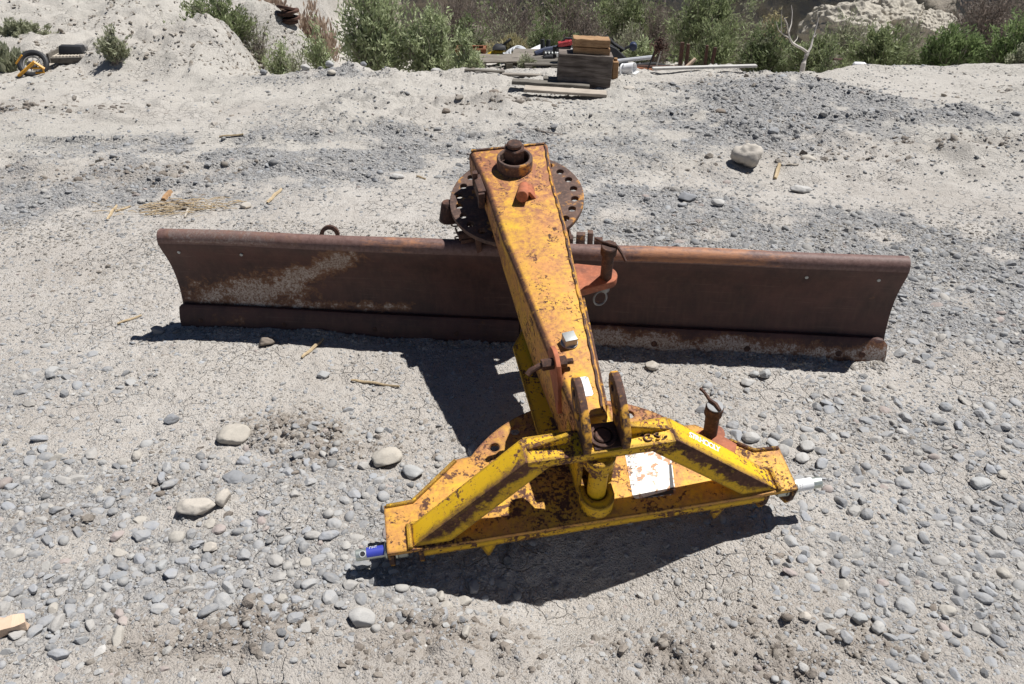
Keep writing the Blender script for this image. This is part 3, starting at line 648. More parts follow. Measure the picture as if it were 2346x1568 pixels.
me = bpy.data.meshes.new('moldboard'); bm.to_mesh(me); bm.free(); smooth(me, 50)
def seg_d(px, pz, a, b):
    ax, az = a; bx, bz = b; t = max(0, min(1, ((px - ax) * (bx - ax) + (pz - az) * (bz - az)) / ((bx - ax) ** 2 + (bz - az) ** 2)))
    return math.hypot(px - ax - t * (bx - ax), (pz - az - t * (bz - az)))
wear, pw = [], []
for v in me.vertices:
    x_, z_ = v.co.x, v.co.z
    d = min(seg_d(x_, z_ * 1.6, (0.14, 0.20), (0.40, 0.30)) / 0.14, seg_d(x_, z_ * 1.6, (0.40, 0.30), (0.72, 0.56)) / 0.07, seg_d(x_, z_ * 1.6, (0.06, 0.66), (0.30, 0.66)) / 0.035 if z_ > 0.38 else 9)
    d = min(d, seg_d(x_, z_ * 1.6, (0.08, 0.155), (0.9, 0.19)) / 0.045 + 0.25)
    if z_ > 0.385: d = min(d, 0.25 + 9 * max(0, 0.12 - x_) + 4 * max(0, x_ - 0.30))
    wear.append(max(0.0, 1 - 0.55 * d)); p = 0.0
    if z_ > 0.375: p = max(math.exp(-((x_ - 1.95) / 0.42) ** 2), 0.75 * math.exp(-((x_ - 0.90) / 0.22) ** 2), 0.3)  # lip floor value puts sunlight into the colour; peaks are orange wear
    pw.append(p)
for nm, val in (('wear', wear), ('lip_paint_sun', pw)): me.attributes.new(nm, 'FLOAT', 'POINT').data.foreach_set('value', val)
mold = part('moldboard', me, 'moldboard', mw=MM)
# mounting holes near the top lip, light through them painted as pale steel stubs
for x_ in (0.064, 0.305, 2.352, 2.597):
    s = x_ / ML; n_ = 0.008 - 0.027 * s
    mb = MB(); mb.cyl((x_, -(n_ + 0.004), 0.336), (x_, -(n_ - 0.03), 0.345), 0.006, n=12); part('lit_hole_stub', mb.mesh('lit_hole_stub'), 'greysteel', mold, MM)
# cutting edges, bolted on in two lengths
def cutting_edge(x0, x1, round0, round1, wearv):
    nseg = 90; bm = bmesh.new(); prof2 = [(-0.004, 0.001), (-0.007, 0.043), (-0.0185, 0.078), (-0.0235, 0.0905), (-0.0265, 0.0945), (-0.040, 0.0945), (-0.030, 0.06), (-0.020, 0.001)]
    ids = []
    for i in range(nseg + 1):
        x_ = x0 + (x1 - x0) * i / nseg; s = x_ / ML; row = []
        dr = 0.0
        if round1 and x1 - x_ < 0.04: dr = 0.020 * (1 - math.sqrt(max(0, 1 - ((0.04 - (x1 - x_)) / 0.04) ** 2)))
        if round0 and x_ - x0 < 0.015: dr = 0.008 * (1 - (x_ - x0) / 0.015)
        for (n_, z_) in prof2:
            zz = min(z_, 0.0945 - dr); row.append(bm.verts.new((x_, -(n_ + 0.0035 - 0.034 * s * (zz / 0.42)), zz + 0.0012 * math.sin(x_ * 6) * (z_ > 0.01))))
        ids.append(row)
    m_ = len(prof2)
    for i in range(nseg):
        for k in range(m_):
            l = (k + 1) % m_; bm.faces.new((ids[i][k], ids[i][l], ids[i + 1][l], ids[i + 1][k]))
    bm.faces.new(ids[0]); bm.faces.new(ids[-1][::-1]); bmesh.ops.recalc_face_normals(bm, faces=bm.faces)
    me = bpy.data.meshes.new('cutting_edge'); bm.to_mesh(me); bm.free(); smooth(me, 30)
    me.attributes.new('wear', 'FLOAT', 'POINT').data.foreach_set('value', [wearv(v.co.x, v.co.z) for v in me.vertices])
    return me
ceL = part('cutting_edge', cutting_edge(-0.006, 1.34, True, False, lambda x, z: 0.10 + 0.30 * math.exp(-((z - 0.035) / 0.022) ** 2) * (0.6 + 0.4 * math.sin(x * 9)) ), 'moldboard', mw=MM)
ceR = part('cutting_edge', cutting_edge(1.345, 2.690, False, True, lambda x, z: 0.98 * (1 - 0.8 * max(0, (z - 0.060) / 0.035)) - 0.45 * math.exp(-((x - 2.56) / 0.10) ** 2) - 0.15 * math.sin(x * 14) * (z > 0.04)), 'moldboard', mw=MM, label='scraped bright right cutting edge')
def edge_bolts(xsb, par, r=0.0115, mat='rust'):
    for x_ in xsb:
        s = x_ / ML; n_ = -0.0032 - 0.003 * s
        mb = MB(); mb.cyl((x_, -(n_ - 0.004), 0.037), (x_, -(n_ + 0.0012), 0.0375), r, n=20, ch=0.0005); part('plow_bolt', mb.mesh('plow_bolt'), mat, par, MM)
edge_bolts((1.50, 1.85, 2.192, 2.521, 2.605), ceR); edge_bolts((0.08, 0.42, 0.78, 1.10), ceL, 0.010)
# lugs and lifting ring on the back of the moldboard
mb = MB(); mb.lathe([(0.022, -0.016), (0.036, -0.016), (0.036, 0.016), (0.022, 0.016)], (0.625, 0.072, 0.396), (0.25, -1, 0.25), 32); part('lifting_ring', mb.mesh('lifting_ring'), 'rust', mw=MM)
for x_, w_, h_, mt in ((1.522, 0.014, 0.432, 'rust'), (1.556, 0.032, 0.448, 'rust_plate'), (1.590, 0.020, 0.456, 'rust_plate'), (1.620, 0.030, 0.430, 'rust')):
    mb = MB(); mb.hexa([Vector(p) for p in ((x_ - w_ / 2, 0.016, 0.30), (x_ + w_ / 2, 0.016, 0.30), (x_ + w_ / 2, 0.12, 0.30), (x_ - w_ / 2, 0.12, 0.30), (x_ - w_ / 2, 0.045, h_), (x_ + w_ / 2, 0.045, h_), (x_ + w_ / 2, 0.10, h_ - 0.01), (x_ - w_ / 2, 0.10, h_ - 0.01))])
    part('back_lug', mb.mesh('back_lug', 0.002), mt, mw=MM)
mb = MB()
for x_ in (0.35, 0.625, 2.05, 2.40): mb.hexa([Vector(p) for p in ((x_ - 0.008, 0.10, 0.02), (x_ + 0.008, 0.10, 0.02), (x_ + 0.008, 0.16, 0.02), (x_ - 0.008, 0.16, 0.02), (x_ - 0.008, 0.09, 0.34), (x_ + 0.008, 0.09, 0.34), (x_ + 0.008, 0.10, 0.355), (x_ - 0.008, 0.10, 0.355))])
mb.box((1.342, 0.135, 0.19), (1.5, 0.07, 0.10)); part('back_beam', mb.mesh('back_beam', 0.003), 'rust', mw=MM)

# bracket right of the boom with its standing pin
br_o = [(0.05, -0.305), (0.16, -0.302), (0.238, -0.328)] + circle(0.240, -0.374, 0.044, 14, 75, -62) + [(0.153, -0.434), (0.05, -0.45)]
brk = part('draw_bracket', curve_mesh('draw_bracket', [br_o], 0.030, 0.003), 'rust_orange', mw=FM @ Matrix.Translation((0, 0, -0.20)))
mb = MB(); mb.cyl((0.242, -0.386, -0.205), (0.237, -0.398, -0.083), 0.0195, n=28); mb.cyl((0.237, -0.398, -0.086), (0.2355, -0.402, -0.050), 0.0265, n=28, ch=0.003)
part('hinge_pin', mb.mesh('hinge_pin', ang=30), 'rust', brk)
mb = MB(); mb.tube([(0.195, -0.370, -0.040), (0.215, -0.385, -0.045), (0.24, -0.402, -0.046), (0.258, -0.413, -0.048), (0.270, -0.435, -0.062), (0.278, -0.455, -0.078)], [0.004, 0.0045, 0.005, 0.0055, 0.0048, 0.0045], 8); part('pin_handle', mb.mesh('pin_handle'), 'rust', brk)
mb = MB(); mb.cyl((0.244, -0.382, -0.262), (0.243, -0.384, -0.229), 0.017, n=20); mb.ring((0.226, -0.398, -0.285), (0.3, -1, 0.35), 0.025, 0.0035, 26, 8); part('pin_clip', mb.mesh('pin_clip'), 'steel_dull', brk)

# hitch plate: half round swing plate with lock holes
ho = [(-0.552, -1.262), (-0.552, -1.120), (-0.475, -1.117), (-0.345, -1.008)] + [(0.39 * math.cos(R(a)), -1.25 + 0.39 * math.sin(R(a))) for a in np.linspace(141, 39, 44)] + [(0.345, -1.008), (0.475, -1.120), (0.550, -1.124), (0.546, -1.262)]
hh = [circle(0.3525 * math.cos(R(a)), -1.25 + 0.3525 * math.sin(R(a)), 0.0138, 22) for a in (61.4, 48.4, 118.6, 131.6, 75, 105)]
hp = part('hitch_plate', curve_mesh('hitch_plate', [ho[::-1]] + hh, 0.014, 0.002), 'yellow_plate', mw=FM @ Matrix.Translation((0, 0, -0.23)))
mb = MB(); mb.box((0, -1.2545, -0.2595), (0.93, 0.012, 0.030)); part('front_flange', mb.mesh('front_flange', 0.003), 'yellow', hp)
mb = MB(); mb.tube([(-0.545, -1.124, -0.229), (-0.476, -1.122, -0.228), (-0.348, -1.013, -0.228)], 0.006, 8); part('weld_bead', mb.mesh('weld_bead'), 'yellow', hp)
mb = MB(); mb.tube([(0.545, -1.128, -0.229), (0.476, -1.124, -0.228), (0.42, -1.078, -0.228)], 0.006, 8); part('weld_bead', mb.mesh('weld_bead'), 'yellow', hp)
for sx, x_ in ((-1, 0.545), (-1, 0.468), (1, 0.540), (1, 0.464)):
    me = curve_mesh('pin_bracket', [[(-1.262, -0.246), (-1.262, -0.285), (-1.250, -0.318), (-1.225, -0.332), (-1.195, -0.325), (-1.165, -0.295), (-1.135, -0.246)]], 0.013, 0.002)
    part('pin_bracket', me, 'rust_ear', hp, FM @ Matrix(((0, 0, 1, sx * x_ + 0.0065), (1, 0, 0, 0), (0, 1, 0, 0), (0, 0, 0, 1))))
for x_, d_ in ((-0.295, 0.035), (0.33, 0.035)):
    mb = MB(); mb.hexa([Vector(p) for p in ((x_ - 0.004, -1.26, -0.29 - d_), (x_ + 0.004, -1.26, -0.29 - d_), (x_ + 0.006, -1.24, -0.29 - d_), (x_ - 0.006, -1.24, -0.29 - d_), (x_ - 0.022, -1.259, -0.274), (x_ + 0.022, -1.259, -0.274), (x_ + 0.022, -1.23, -0.246), (x_ - 0.022, -1.23, -0.246))]); part('gusset', mb.mesh('gusset', 0.002), 'yellow', hp)

# lift pins: left with blue sleeve and cross hole, right with white sleeve
def lift_pin(sx):
    mb = MB(); y_, z_ = -1.232, -0.266
    mb.cyl((sx * 0.44, y_, z_), (sx * 0.535, y_, z_), 0.0125, n=20)
    mb.cyl((sx * 0.553, y_, z_), (sx * 0.634, y_, z_), 0.0160, 0.0150 if sx < 0 else 0.0160, n=32, ch=0.0015 if sx < 0 else 0.003)
    mb.cyl((sx * 0.5535, y_, z_), (sx * 0.559, y_, z_), 0.021, n=28, ch=0.001)
    p = part('lift_pin', mb.mesh('lift_pin', ang=30), 'zinc', label='lift pin with blue sleeve and cross hole' if sx < 0 else 'lift pin with white sleeve')
    mb = MB(); mb.cyl((sx * 0.502, y_, z_), (sx * 0.527, y_, z_), 0.0225, n=6, ch=0.001); mb.cyl((sx * 0.528, y_, z_), (sx * 0.533, y_, z_), 0.024, n=24); part('nut', mb.mesh('nut', ang=25), 'zinc', p)
    mb = MB()
    if sx < 0:
        n3 = 14; ringsP = []
        for xq in (-0.561, -0.606):
            rq = 0.01625 if xq > -0.6 else 0.01575
            ringsP.append([Vector((xq, y_ - k_ * math.sin(a_), z_ + k_ * math.cos(a_))) for k_, seq in ((rq, 1), (rq - 0.001, -1)) for a_ in np.linspace(-1.35, 1.15, n3)[::seq]])
        mb.loft(ringsP); part('pin_sleeve', mb.mesh('pin_sleeve', ang=30), 'blue', p)
        me = text_mesh('GHT', 0.010); part('sleeve_print', me, 'whitepaint', p, FM @ Matrix.Translation((-0.588, y_ + 0.007, z_ + 0.0150)) @ Matrix.Rotation(0.4, 4, 'X'))
        mb = MB(); mb.cyl((-0.6155, y_ - 0.0040, z_ + 0.0080), (-0.6155, y_ - 0.0068, z_ + 0.0146), 0.0062, n=20); part('hole_dark_plug', mb.mesh('hole_dark_plug'), 'black', p)  # solid black plug, its colour stands for the dark inside the hole
        mb = MB(); mb.ring((-0.6155, y_ - 0.0066, z_ + 0.0143), (0, -0.42, 0.9), 0.0075, 0.0012, 20, 6); part('hole_rim', mb.mesh('hole_rim'), 'alu', p)
    else:
        mb.cyl((0.560, y_, z_), (0.607, y_, z_), 0.0168, n=32); part('pin_sleeve', mb.mesh('pin_sleeve', ang=30), 'white', p)
        mb = MB()
        for k in range(6):
            a = R(62 + 15 * k); mb.box((0.567, y_ - 0.0169 * math.sin(a - R(60)), z_ + 0.0169 * math.cos(a - R(60))), (0.0022, 0.0016, 0.0012)); mb.box((0.574, y_ - 0.0169 * math.sin(a - R(64)), z_ + 0.0169 * math.cos(a - R(64))), (0.0015, 0.0013, 0.0012))
        part('sleeve_print', mb.mesh('sleeve_print'), 'inkgrey', p)
lift_pin(-1); lift_pin(1)

# diagonal braces (square tube) and the crossbar between them
def brace(sx):
    def P(x_, y_, z_): return Vector((sx * x_, y_, z_))
    foot_x, top_x = (0.489, 0.190)
    dx, dz = top_x - foot_x, 0.225; l = math.hypot(dx, dz); nx_, nz_ = dz / l, -dx / l    # outward normal of the top face
    if nz_ < 0: nx_, nz_ = -nx_, -nz_
    T = 0.062
    low = [P(foot_x, -1.256, -0.228), P(foot_x, -1.192, -0.228), P(foot_x - T * 1.62, -1.192, -0.228), P(foot_x - T * 1.62, -1.256, -0.228)]
    up = [P(top_x, -1.2065, 0.001), P(top_x, -1.134, 0.001), P(0.124, -1.134, -0.029), P(0.124, -1.2065, -0.029)]
    mb = MB(); rings = []
    for k in range(9):
        f = k / 8; rings.append([a.lerp(b, f) for a, b in zip(low, up)])
    mb.loft(rings); b = part('brace', mb.mesh('brace', 0.005, 2), 'yellow_brace')
    mb = MB(); mb.tube([P(foot_x + 0.004, -1.258, -0.226), P(foot_x + 0.004, -1.19, -0.226)], 0.007, 8); mb.tube([P(foot_x, -1.189, -0.226), P(foot_x - 0.10, -1.189, -0.226)], 0.006, 8); part('weld_bead', mb.mesh('weld_bead'), 'yellow', b)
    return b
bl = brace(-1); brr = brace(1)
# hand lettered white writing on the upper face of the right brace
d_ = Vector((0.489 - 0.190, -0.052, -0.228)).normalized(); u_ = Vector((0.06, 1, 0.16)); n2_ = d_.cross(u_).normalized(); u_ = n2_.cross(d_)
tc = Vector((0.190, -1.162, 0.0)).lerp(Vector((0.489, -1.218, -0.228)), 0.30) + n2_ * 0.0012
TM = FM @ Matrix(((d_.x, u_.x, n2_.x, tc.x), (d_.y, u_.y, n2_.y, tc.y), (d_.z, u_.z, n2_.z, tc.z), (0, 0, 0, 1)))
part('hand_lettering', text_mesh('STR.HOOLY', 0.025, 0.0005, 0.25, 0.80, 0.0006), 'whitepaint', brr, TM)
cb = MB(); cb.box((0, -1.1695, -0.015), (0.372, 0.078, 0.030)); cbar = part('crossbar', cb.mesh('crossbar', 0.003), 'yellow')
for sx in (-1, 1):
    mb = MB(); x0, x1 = sx * 0.072, sx * 0.180
    mb.hexa([Vector(p) for p in ((x0, -1.172, -0.002), (x1, -1.172, -0.002), (x1, -1.160, -0.002), (x0, -1.160, -0.002), (x0, -1.172, 0.040), (x1, -1.172, 0.004), (x1, -1.160, 0.004), (x0, -1.160, 0.040))])
    part('rib', mb.mesh('rib', 0.003), 'yellow', cbar)
# weld bead letters on the crossbar and stamped figures behind the rib
part('bead_lettering', text_mesh('C S -', 0.030, 0.0028), 'rust_ear', cbar, FM @ Matrix.Translation((0.138, -1.189, 0.002)))
part('stamped_number', text_mesh('9  10   7', 0.024, 0.0006), 'rust_orange', cbar, FM @ Matrix.Translation((0.125, -1.146, 0.0004)))
# the two upright top link ears
ear = [(-1.207, -0.028), (-1.209, 0.030), (-1.198, 0.054), (-1.170, 0.084), (-1.132, 0.107), (-1.094, 0.119), (-1.068, 0.119), (-1.050, 0.109), (-1.043, 0.092), (-1.050, 0.066), (-1.075, 0.040), (-1.105, 0.018), (-1.128, -0.028)]
for x_ in (-0.028, 0.069):
    part('top_link_ear', curve_mesh('top_link_ear', [ear, circle(-1.080, 0.086, 0.012, 18), circle(-1.135, 0.058, 0.012, 18)], 0.020, 0.003), 'rust_ear', mw=FM @ Matrix(((0, 0, 1, x_), (1, 0, 0, 0), (0, 1, 0, 0), (0, 0, 0, 1))))
# swing pivot pin between the ears
mb = MB(); mb.box((0.0205, -1.163, 0.0005), (0.077, 0.078, 0.007)); part('recess_plate', mb.mesh('recess_plate', 0.001), 'rust')  # added dark rusty plate, its colour stands for the shaded recess
mb = MB(); mb.lathe([(0.034, -0.012), (0.034, 0.006), (0.026, 0.006), (0.024, -0.012)], (0.010, -1.166, 0.004), n=32); mb.cyl((0.010, -1.166, -0.02), (0.010, -1.166, 0.012), 0.021, n=24, ch=0.003); part('swing_pin', mb.mesh('swing_pin'), 'rust')
# upright post below the crossbar, upper boss and lower U shaped socket
mb = MB(); mb.cyl((0, -1.203, -0.224), (0, -1.200, -0.03), 0.0245, n=32); post = part('hitch_post', mb.mesh('hitch_post'), 'yellow')
mb = MB(); mb.cyl((0, -1.188, -0.076), (0, -1.188, -0.0305), 0.0405, 0.042, 32, 0.003); part('post_boss', mb.mesh('post_boss'), 'yellow', post)
uo = circle(0, -1.214, 0.0445, 20, 180, 360) + [(0.0445, -1.08)] + [(0.0275, -1.08)] + circle(0, -1.205, 0.0275, 18, 360, 180) + [(-0.0275, -1.08), (-0.0445, -1.08)]
part('swing_socket', curve_mesh('swing_socket', [uo], 0.048, 0.003), 'yellow', post, FM @ Matrix.Translation((0, 0, -0.181)))
mb = MB(); mb.box((0.041, -1.10, -0.135), (0.012, 0.16, 0.14)); mb.box((-0.041, -1.10, -0.135), (0.012, 0.16, 0.14)); mb.box((0, -1.085, -0.12), (0.075, 0.010, 0.15)); part('swing_cheek', mb.mesh('swing_cheek', 0.002), 'yellow', post)
mb = MB(); mb.hexa([Vector(p) for p in ((0.050, -1.10, -0.215), (0.090, -1.06, -0.215), (0.075, -1.02, -0.215), (0.045, -1.06, -0.215), (0.050, -1.10, -0.190), (0.090, -1.06, -0.170), (0.075, -1.02, -0.150), (0.045, -1.06, -0.17))]); part('swing_wedge', mb.mesh('swing_wedge', 0.002), 'yellow', post)
# lock pin on its orange lug, right side of the swing plate
lo = circle(0.390, -1.050, 0.030, 14, 150, -40) + [(0.438, -1.100), (0.420, -1.130), (0.34, -1.10), (0.33, -1.04)]
lk = part('lock_lug', curve_mesh('lock_lug', [lo[::-1]], 0.018, 0.003), 'rust_orange', mw=FM @ Matrix.Translation((-0.010, -0.008, -0.209)))
mb = MB(); mb.cyl((0.368, -1.058, -0.212), (0.361, -1.054, -0.125), 0.0195, n=28); mb.cyl((0.361, -1.054, -0.128), (0.3605, -1.054, -0.092), 0.0245, n=28, ch=0.003); part('lock_pin', mb.mesh('lock_pin', ang=30), 'rust', lk)
mb = MB(); mb.cyl((0.3605, -1.054, -0.0925), (0.3605, -1.054, -0.0895), 0.0225, n=28, ch=0.001); part('pin_cap', mb.mesh('pin_cap'), 'steel_dull', lk)
mb = MB(); mb.tube([(0.334, -1.000, -0.075), (0.342, -1.015, -0.078), (0.350, -1.035, -0.086), (0.362, -1.052, -0.087), (0.366, -1.074, -0.088)], [0.0045, 0.0042, 0.005, 0.006, 0.005], 8); part('pin_handle', mb.mesh('pin_handle'), 'rust', lk)
# safety label on the swing plate
lbo = [(0.122, -1.045), (0.128, -1.040), (0.248, -1.040), (0.254, -1.046), (0.218, -1.216), (0.211, -1.222), (0.108, -1.216), (0.102, -1.208)]
lb = part('warning_label', curve_mesh('warning_label', [lbo[::-1]], 0.0008), 'label', hp, FM @ Matrix.Translation((0, 0, -0.2286)))
lxd = Vector((-0.02, -0.15, 0)).normalized(); lyd = Vector((-lxd.y, lxd.x, 0))
def ltxt(s, size, c, mat, sp=1.0): part('label_print', text_mesh(s, size, 0.0002, 0, sp), mat, lb, FM @ Matrix(((lxd.x, lyd.x, 0, c[0]), (lxd.y, lyd.y, 0, c[1]), (0, 0, 1, -0.2283), (0, 0, 0, 1))))
ltxt('NOI.FUO', 0.020, (0.137, -1.125), 'inkgrey', 1.25); ltxt('K # M A.I / E', 0.016, (0.119, -1.128), 'ink', 1.15)
mb = MB(); mb.hexa([Vector((x_, y_, z_)) for z_ in (-0.2283, -0.2277) for x_, y_ in ((0.120, -1.2185), (0.212, -1.2185), (0.214, -1.206), (0.165, -1.212))]); mb.hexa([Vector((x_, y_, z_)) for z_ in (-0.2283, -0.2277) for x_, y_ in ((0.206, -1.205), (0.217, -1.205), (0.235, -1.125), (0.228, -1.128))]); part('label_border', mb.mesh('label_border'), 'ink', lb)

# ------------------------------------------------------------------ stones
def stone_mesh(seed, sub=3, sx=1.0, sy=0.8, sz=0.6, rough=0.14, angular=0.0):
    bm = bmesh.new(); bmesh.ops.create_icosphere(bm, subdivisions=sub, radius=1.0)
    o = Vector((seed * 7.13, seed * 3.7, seed * 1.9))
    rnd = random.Random(seed); planes = [(Vector((rnd.gauss(0, 1), rnd.gauss(0, 1), rnd.gauss(0, 1))).normalized(), rnd.uniform(0.62, 0.85)) for _ in range(int(angular * 9))]
    for v in bm.verts:
        p = v.co.copy(); r = 1 + rough * mn.noise(p * 0.9 + o) * 1.6 + rough * 0.55 * mn.noise(p * 2.4 + o) + rough * 0.22 * mn.noise(p * 6 + o)
        p *= r
        for n_, d in planes:
            k = p.dot(n_)
            if k > d: p -= n_ * (k - d) * 0.9
        v.co = Vector((p.x * sx, p.y * sy, p.z * sz))
    me = bpy.data.meshes.new('stone'); bm.to_mesh(me); bm.free()
    me.polygons.foreach_set('use_smooth', [True] * len(me.polygons)); return me
def put_stone(name, me, mat, px, py, wpx, label, cat='stone', group=None, rot=0.0, tilt=(0, 0), sink=0.35, aspect=1.0):
    p = on_ground(px, py); p = on_ground(px, py, hz(p.x, p.y)); z = hz(p.x, p.y)
    depth = (p - Vector((0, 0, CH))).dot(Vector((0, _cp, -_sp))); r = 0.5 * wpx * depth / F_PX
    m = me.copy(); m.materials.clear(); m.materials.append(M[mat])
    o = bpy.data.objects.new(name, m); COL.objects.link(o)
    zmax = max(v.co.z for v in me.vertices)
    o.location = (p.x, p.y, z + r * aspect * zmax * (1 - sink)); o.rotation_euler = (tilt[0], tilt[1], rot); o.scale = (r, r, r * aspect)
    return tag(o, label, cat, group), p, r
SM = [stone_mesh(i + 1, 4, 1, random.uniform(0.62, 0.92), random.uniform(0.45, 0.72), random.uniform(0.12, 0.24), (0.35, 0.9, 0.6)[i % 3]) for i in range(14)]
placed = []
SPECIAL = stone_mesh(95, 4, 0.95, 0.75, 0.82, 0.30, 0.0)
SMO = [stone_mesh(60 + i, 4, 1, random.uniform(0.68, 0.9), random.uniform(0.5, 0.7), random.uniform(0.12, 0.20), 0.35) for i in range(14)]
big = [  # px, py, width px, mesh, material, rot, label, sink, aspect
 (538, 996, 78, 4, 'st_cream', 0.5, 'large cream stone with rounded back on open clay left of the boom shadow', 0.30, 1.0),
 (886, 1050, 72, 3, 'st_cream', 0.35, 'angular cream stone just left of the swing plate', 0.25, 0.9),
 (946, 1081, 60, 1, 'st_grey', -0.3, 'smooth grey stone beside the angular cream stone', 0.35, 0.9),
 (455, 1161, 84, 7, 'st_tan', 0.25, 'long flat grey tan stone touching a round one, left foreground', 0.35, 0.8),
 (515, 1144, 50, 5, 'st_tan', 1.2, 'round tan stone touching a long flat one, left foreground', 0.2, 1.3),
 (829, 1418, 66, 8, 'st_pale', 0.1, 'pale domed stone half sunk in the dug soil near the bottom edge', 0.45, 1.0),
 (1711, 378, 74, 10, 'st_tan', 2.2, 'large pale boulder on the clay behind the right half of the moldboard', 0.20, 1.0),
 (1836, 432, 50, 7, 'st_pale', 0.0, 'flat pale stone with dark pits right of the large pale boulder', 0.40, 0.7),
 (1851, 363, 40, 2, 'st_cream', 0.2, 'low cream stone sunk in clay right of the large pale boulder', 0.6, 0.8),
 (1575, 453, 46, 13, 'st_dark', 0.05, 'dark flat stone left of the open clay gap in the gravel behind the moldboard', 0.35, 0.7),
 (1645, 466, 38, 1, 'st_pale', 0.0, 'pale rounded stone between the dark flat stone and the gravel bank', 0.35, 0.9),
 (538, 1088, 54, 0, 'st_dark', 0.1, 'dark flat stone above the pair of touching stones, left foreground', 0.5, 0.6),
 (395, 962, 36, 6, 'st_dark', 0.8, 'angular dark grey stone left of the large cream stone', 0.3, 1.0),
 (1480, 1140, 30, 5, 'st_grey', 0.8, 'grey stone under the safety label corner', 0.5, 0.8),
 (483, 1254, 36, 9, 'st_tan', 0.1, 'pinkish brown rounded stone in the left foreground gravel', 0.3, 1.0),
 (373, 1297, 32, 11, 'st_grey', 1.3, 'grey egg shaped stone casting a round shadow, left foreground', 0.1, 1.2),
 (564, 474, 27, 4, 'st_tan', 0.3, 'small tan cobble beside the dry straw behind the left half of the moldboard', 0.2, 1.1),
 (742, 860, 32, 12, 'st_grey', 0.6, 'small dark faced stone on clay left of the boom shadow', 0.3, 1.0),
 (362, 760, 32, 8, 'st_dark', 0.2, 'dark cobble in the shade at the left end of the cutting edge', 0.3, 1.0),
 (1495, 838, 40, 3, 'st_tan', 0.1, 'tan cobble touching the shade of the right cutting edge', 0.3, 0.8),
 (1727, 858, 24, 5, 'st_grey', 0.4, 'left one of two round cobbles in front of the right cutting edge', 0.2, 1.1),
 (1752, 861, 30, 1, 'st_grey', 0.9, 'right one of two round cobbles in front of the right cutting edge', 0.2, 1.1),
 (1712, 876, 34, 13, 'st_pale', 0.3, 'flat pale cobble below the two round cobbles', 0.4, 0.8),
 (912, 406, 34, 7, 'st_pale', -0.1, 'flat pale stone on the gravel left of the turntable disc', 0.5, 0.7),
 (1720, 1003, 44, 2, 'st_pale', 0.4, 'pale stone on clay above the right end of the hitch frame', 0.4, 0.9),
 (1848, 1022, 40, 9, 'st_pale', 0.2, 'pale rounded stone right of the lock pin', 0.4, 0.9),
 (1837, 1048, 38, 4, 'st_pale', 1.0, 'pale stone just below another, right of the lock pin', 0.4, 0.9),
 (2245, 1105, 52, 11, 'st_grey', 0.2, 'grey stone on the gravel strip at the right edge', 0.4, 0.9),
 (1843, 1413, 30, 5, 'st_tan', 0.5, 'tan cobble with a dark shadow in the right foreground', 0.1, 1.2),
 (1968, 1420, 38, 8, 'st_grey', 0.3, 'grey rounded cobble right of the tan cobble, right foreground', 0.3, 1.0),
 (2010, 1440, 36, 3, 'st_pale', 0.7, 'pale blocky cobble below the grey rounded one, right foreground', 0.2, 1.1),
 (610, 786, 40, 12, 'st_soil', 0.4, 'earthy lump in the shade below the left cutting edge', 0.3, 0.9),
 (1132, 218, 42, 6, 'st_soil', 0.1, 'dark earthy lump on the clay left of the grey boards', 0.2, 0.9),
 (1020, 236, 22, 12, 'st_soil', 0.1, 'small dark earthy lump left of the earthy lump by the boards', 0.2, 1.0),
 (1440, 200, 26, 3, 'st_tan', 0.1, 'small flat tan stone right of the timber block', 0.2, 0.6),
 (1650, 256, 28, 9, 'st_soil', 0.1, 'dark lump at the foot of the gravel bank right of the boards', 0.3, 0.8),
 (580, 166, 25, 4, 'st_cream', 0.1, 'cream boulder at the foot of the eroded clay mound', 0.2, 1.2),
 (604, 172, 19, 1, 'st_dark', 0.1, 'dark boulder beside the cream one at the foot of the clay mound', 0.3, 1.1),
 (700, 160, 24, 8, 'st_pale', 0.1, 'pale boulder at the left end of the gravel heap by the willow', 0.2, 0.9),
 (756, 151, 22, 2, 'st_grey', 0.1, 'grey boulder on the left flank of the gravel heap by the willow', 0.2, 1.2),
 (760, 172, 22, 5, 'st_cream', 0.1, 'cream boulder low on the gravel heap by the willow', 0.2, 1.1),
 (833, 151, 16, 7, 'st_dark', 0.1, 'black boulder in the middle of the gravel heap by the willow', 0.1, 1.4),
 (875, 136, 16, 0, 'st_grey', 0.1, 'grey boulder on top of the gravel heap by the willow', 0.1, 1.0),
 (997, 153, 24, 10, 'st_pale', 0.1, 'pale oval boulder at the right end of the gravel heap by the willow', 0.1, 0.9),
 (1085, 166, 18, 12, 'st_soil', 0.1, 'dark clod on the clay right of the willow', 0.1, 1.0),
]
for (px, py, wpx, mi, mt, rt, lab, sk, asp) in big:
    cat = 'dirt clod' if mt == 'st_soil' else 'stone'
    o, p, r = put_stone('dirt_clod' if mt == 'st_soil' else 'stone', SPECIAL if lab.startswith('large pale boulder') else (SM if ('angular' in lab or 'blocky' in lab or 'lump' in lab or 'flat' in lab) else SMO)[mi], mt, px, py + wpx * 0.12, wpx * 0.93, lab, cat, 'large stones' if cat == 'stone' else 'dry soil lumps', rt, (0, 0), sk, asp)
    placed.append((p.x, p.y, r))

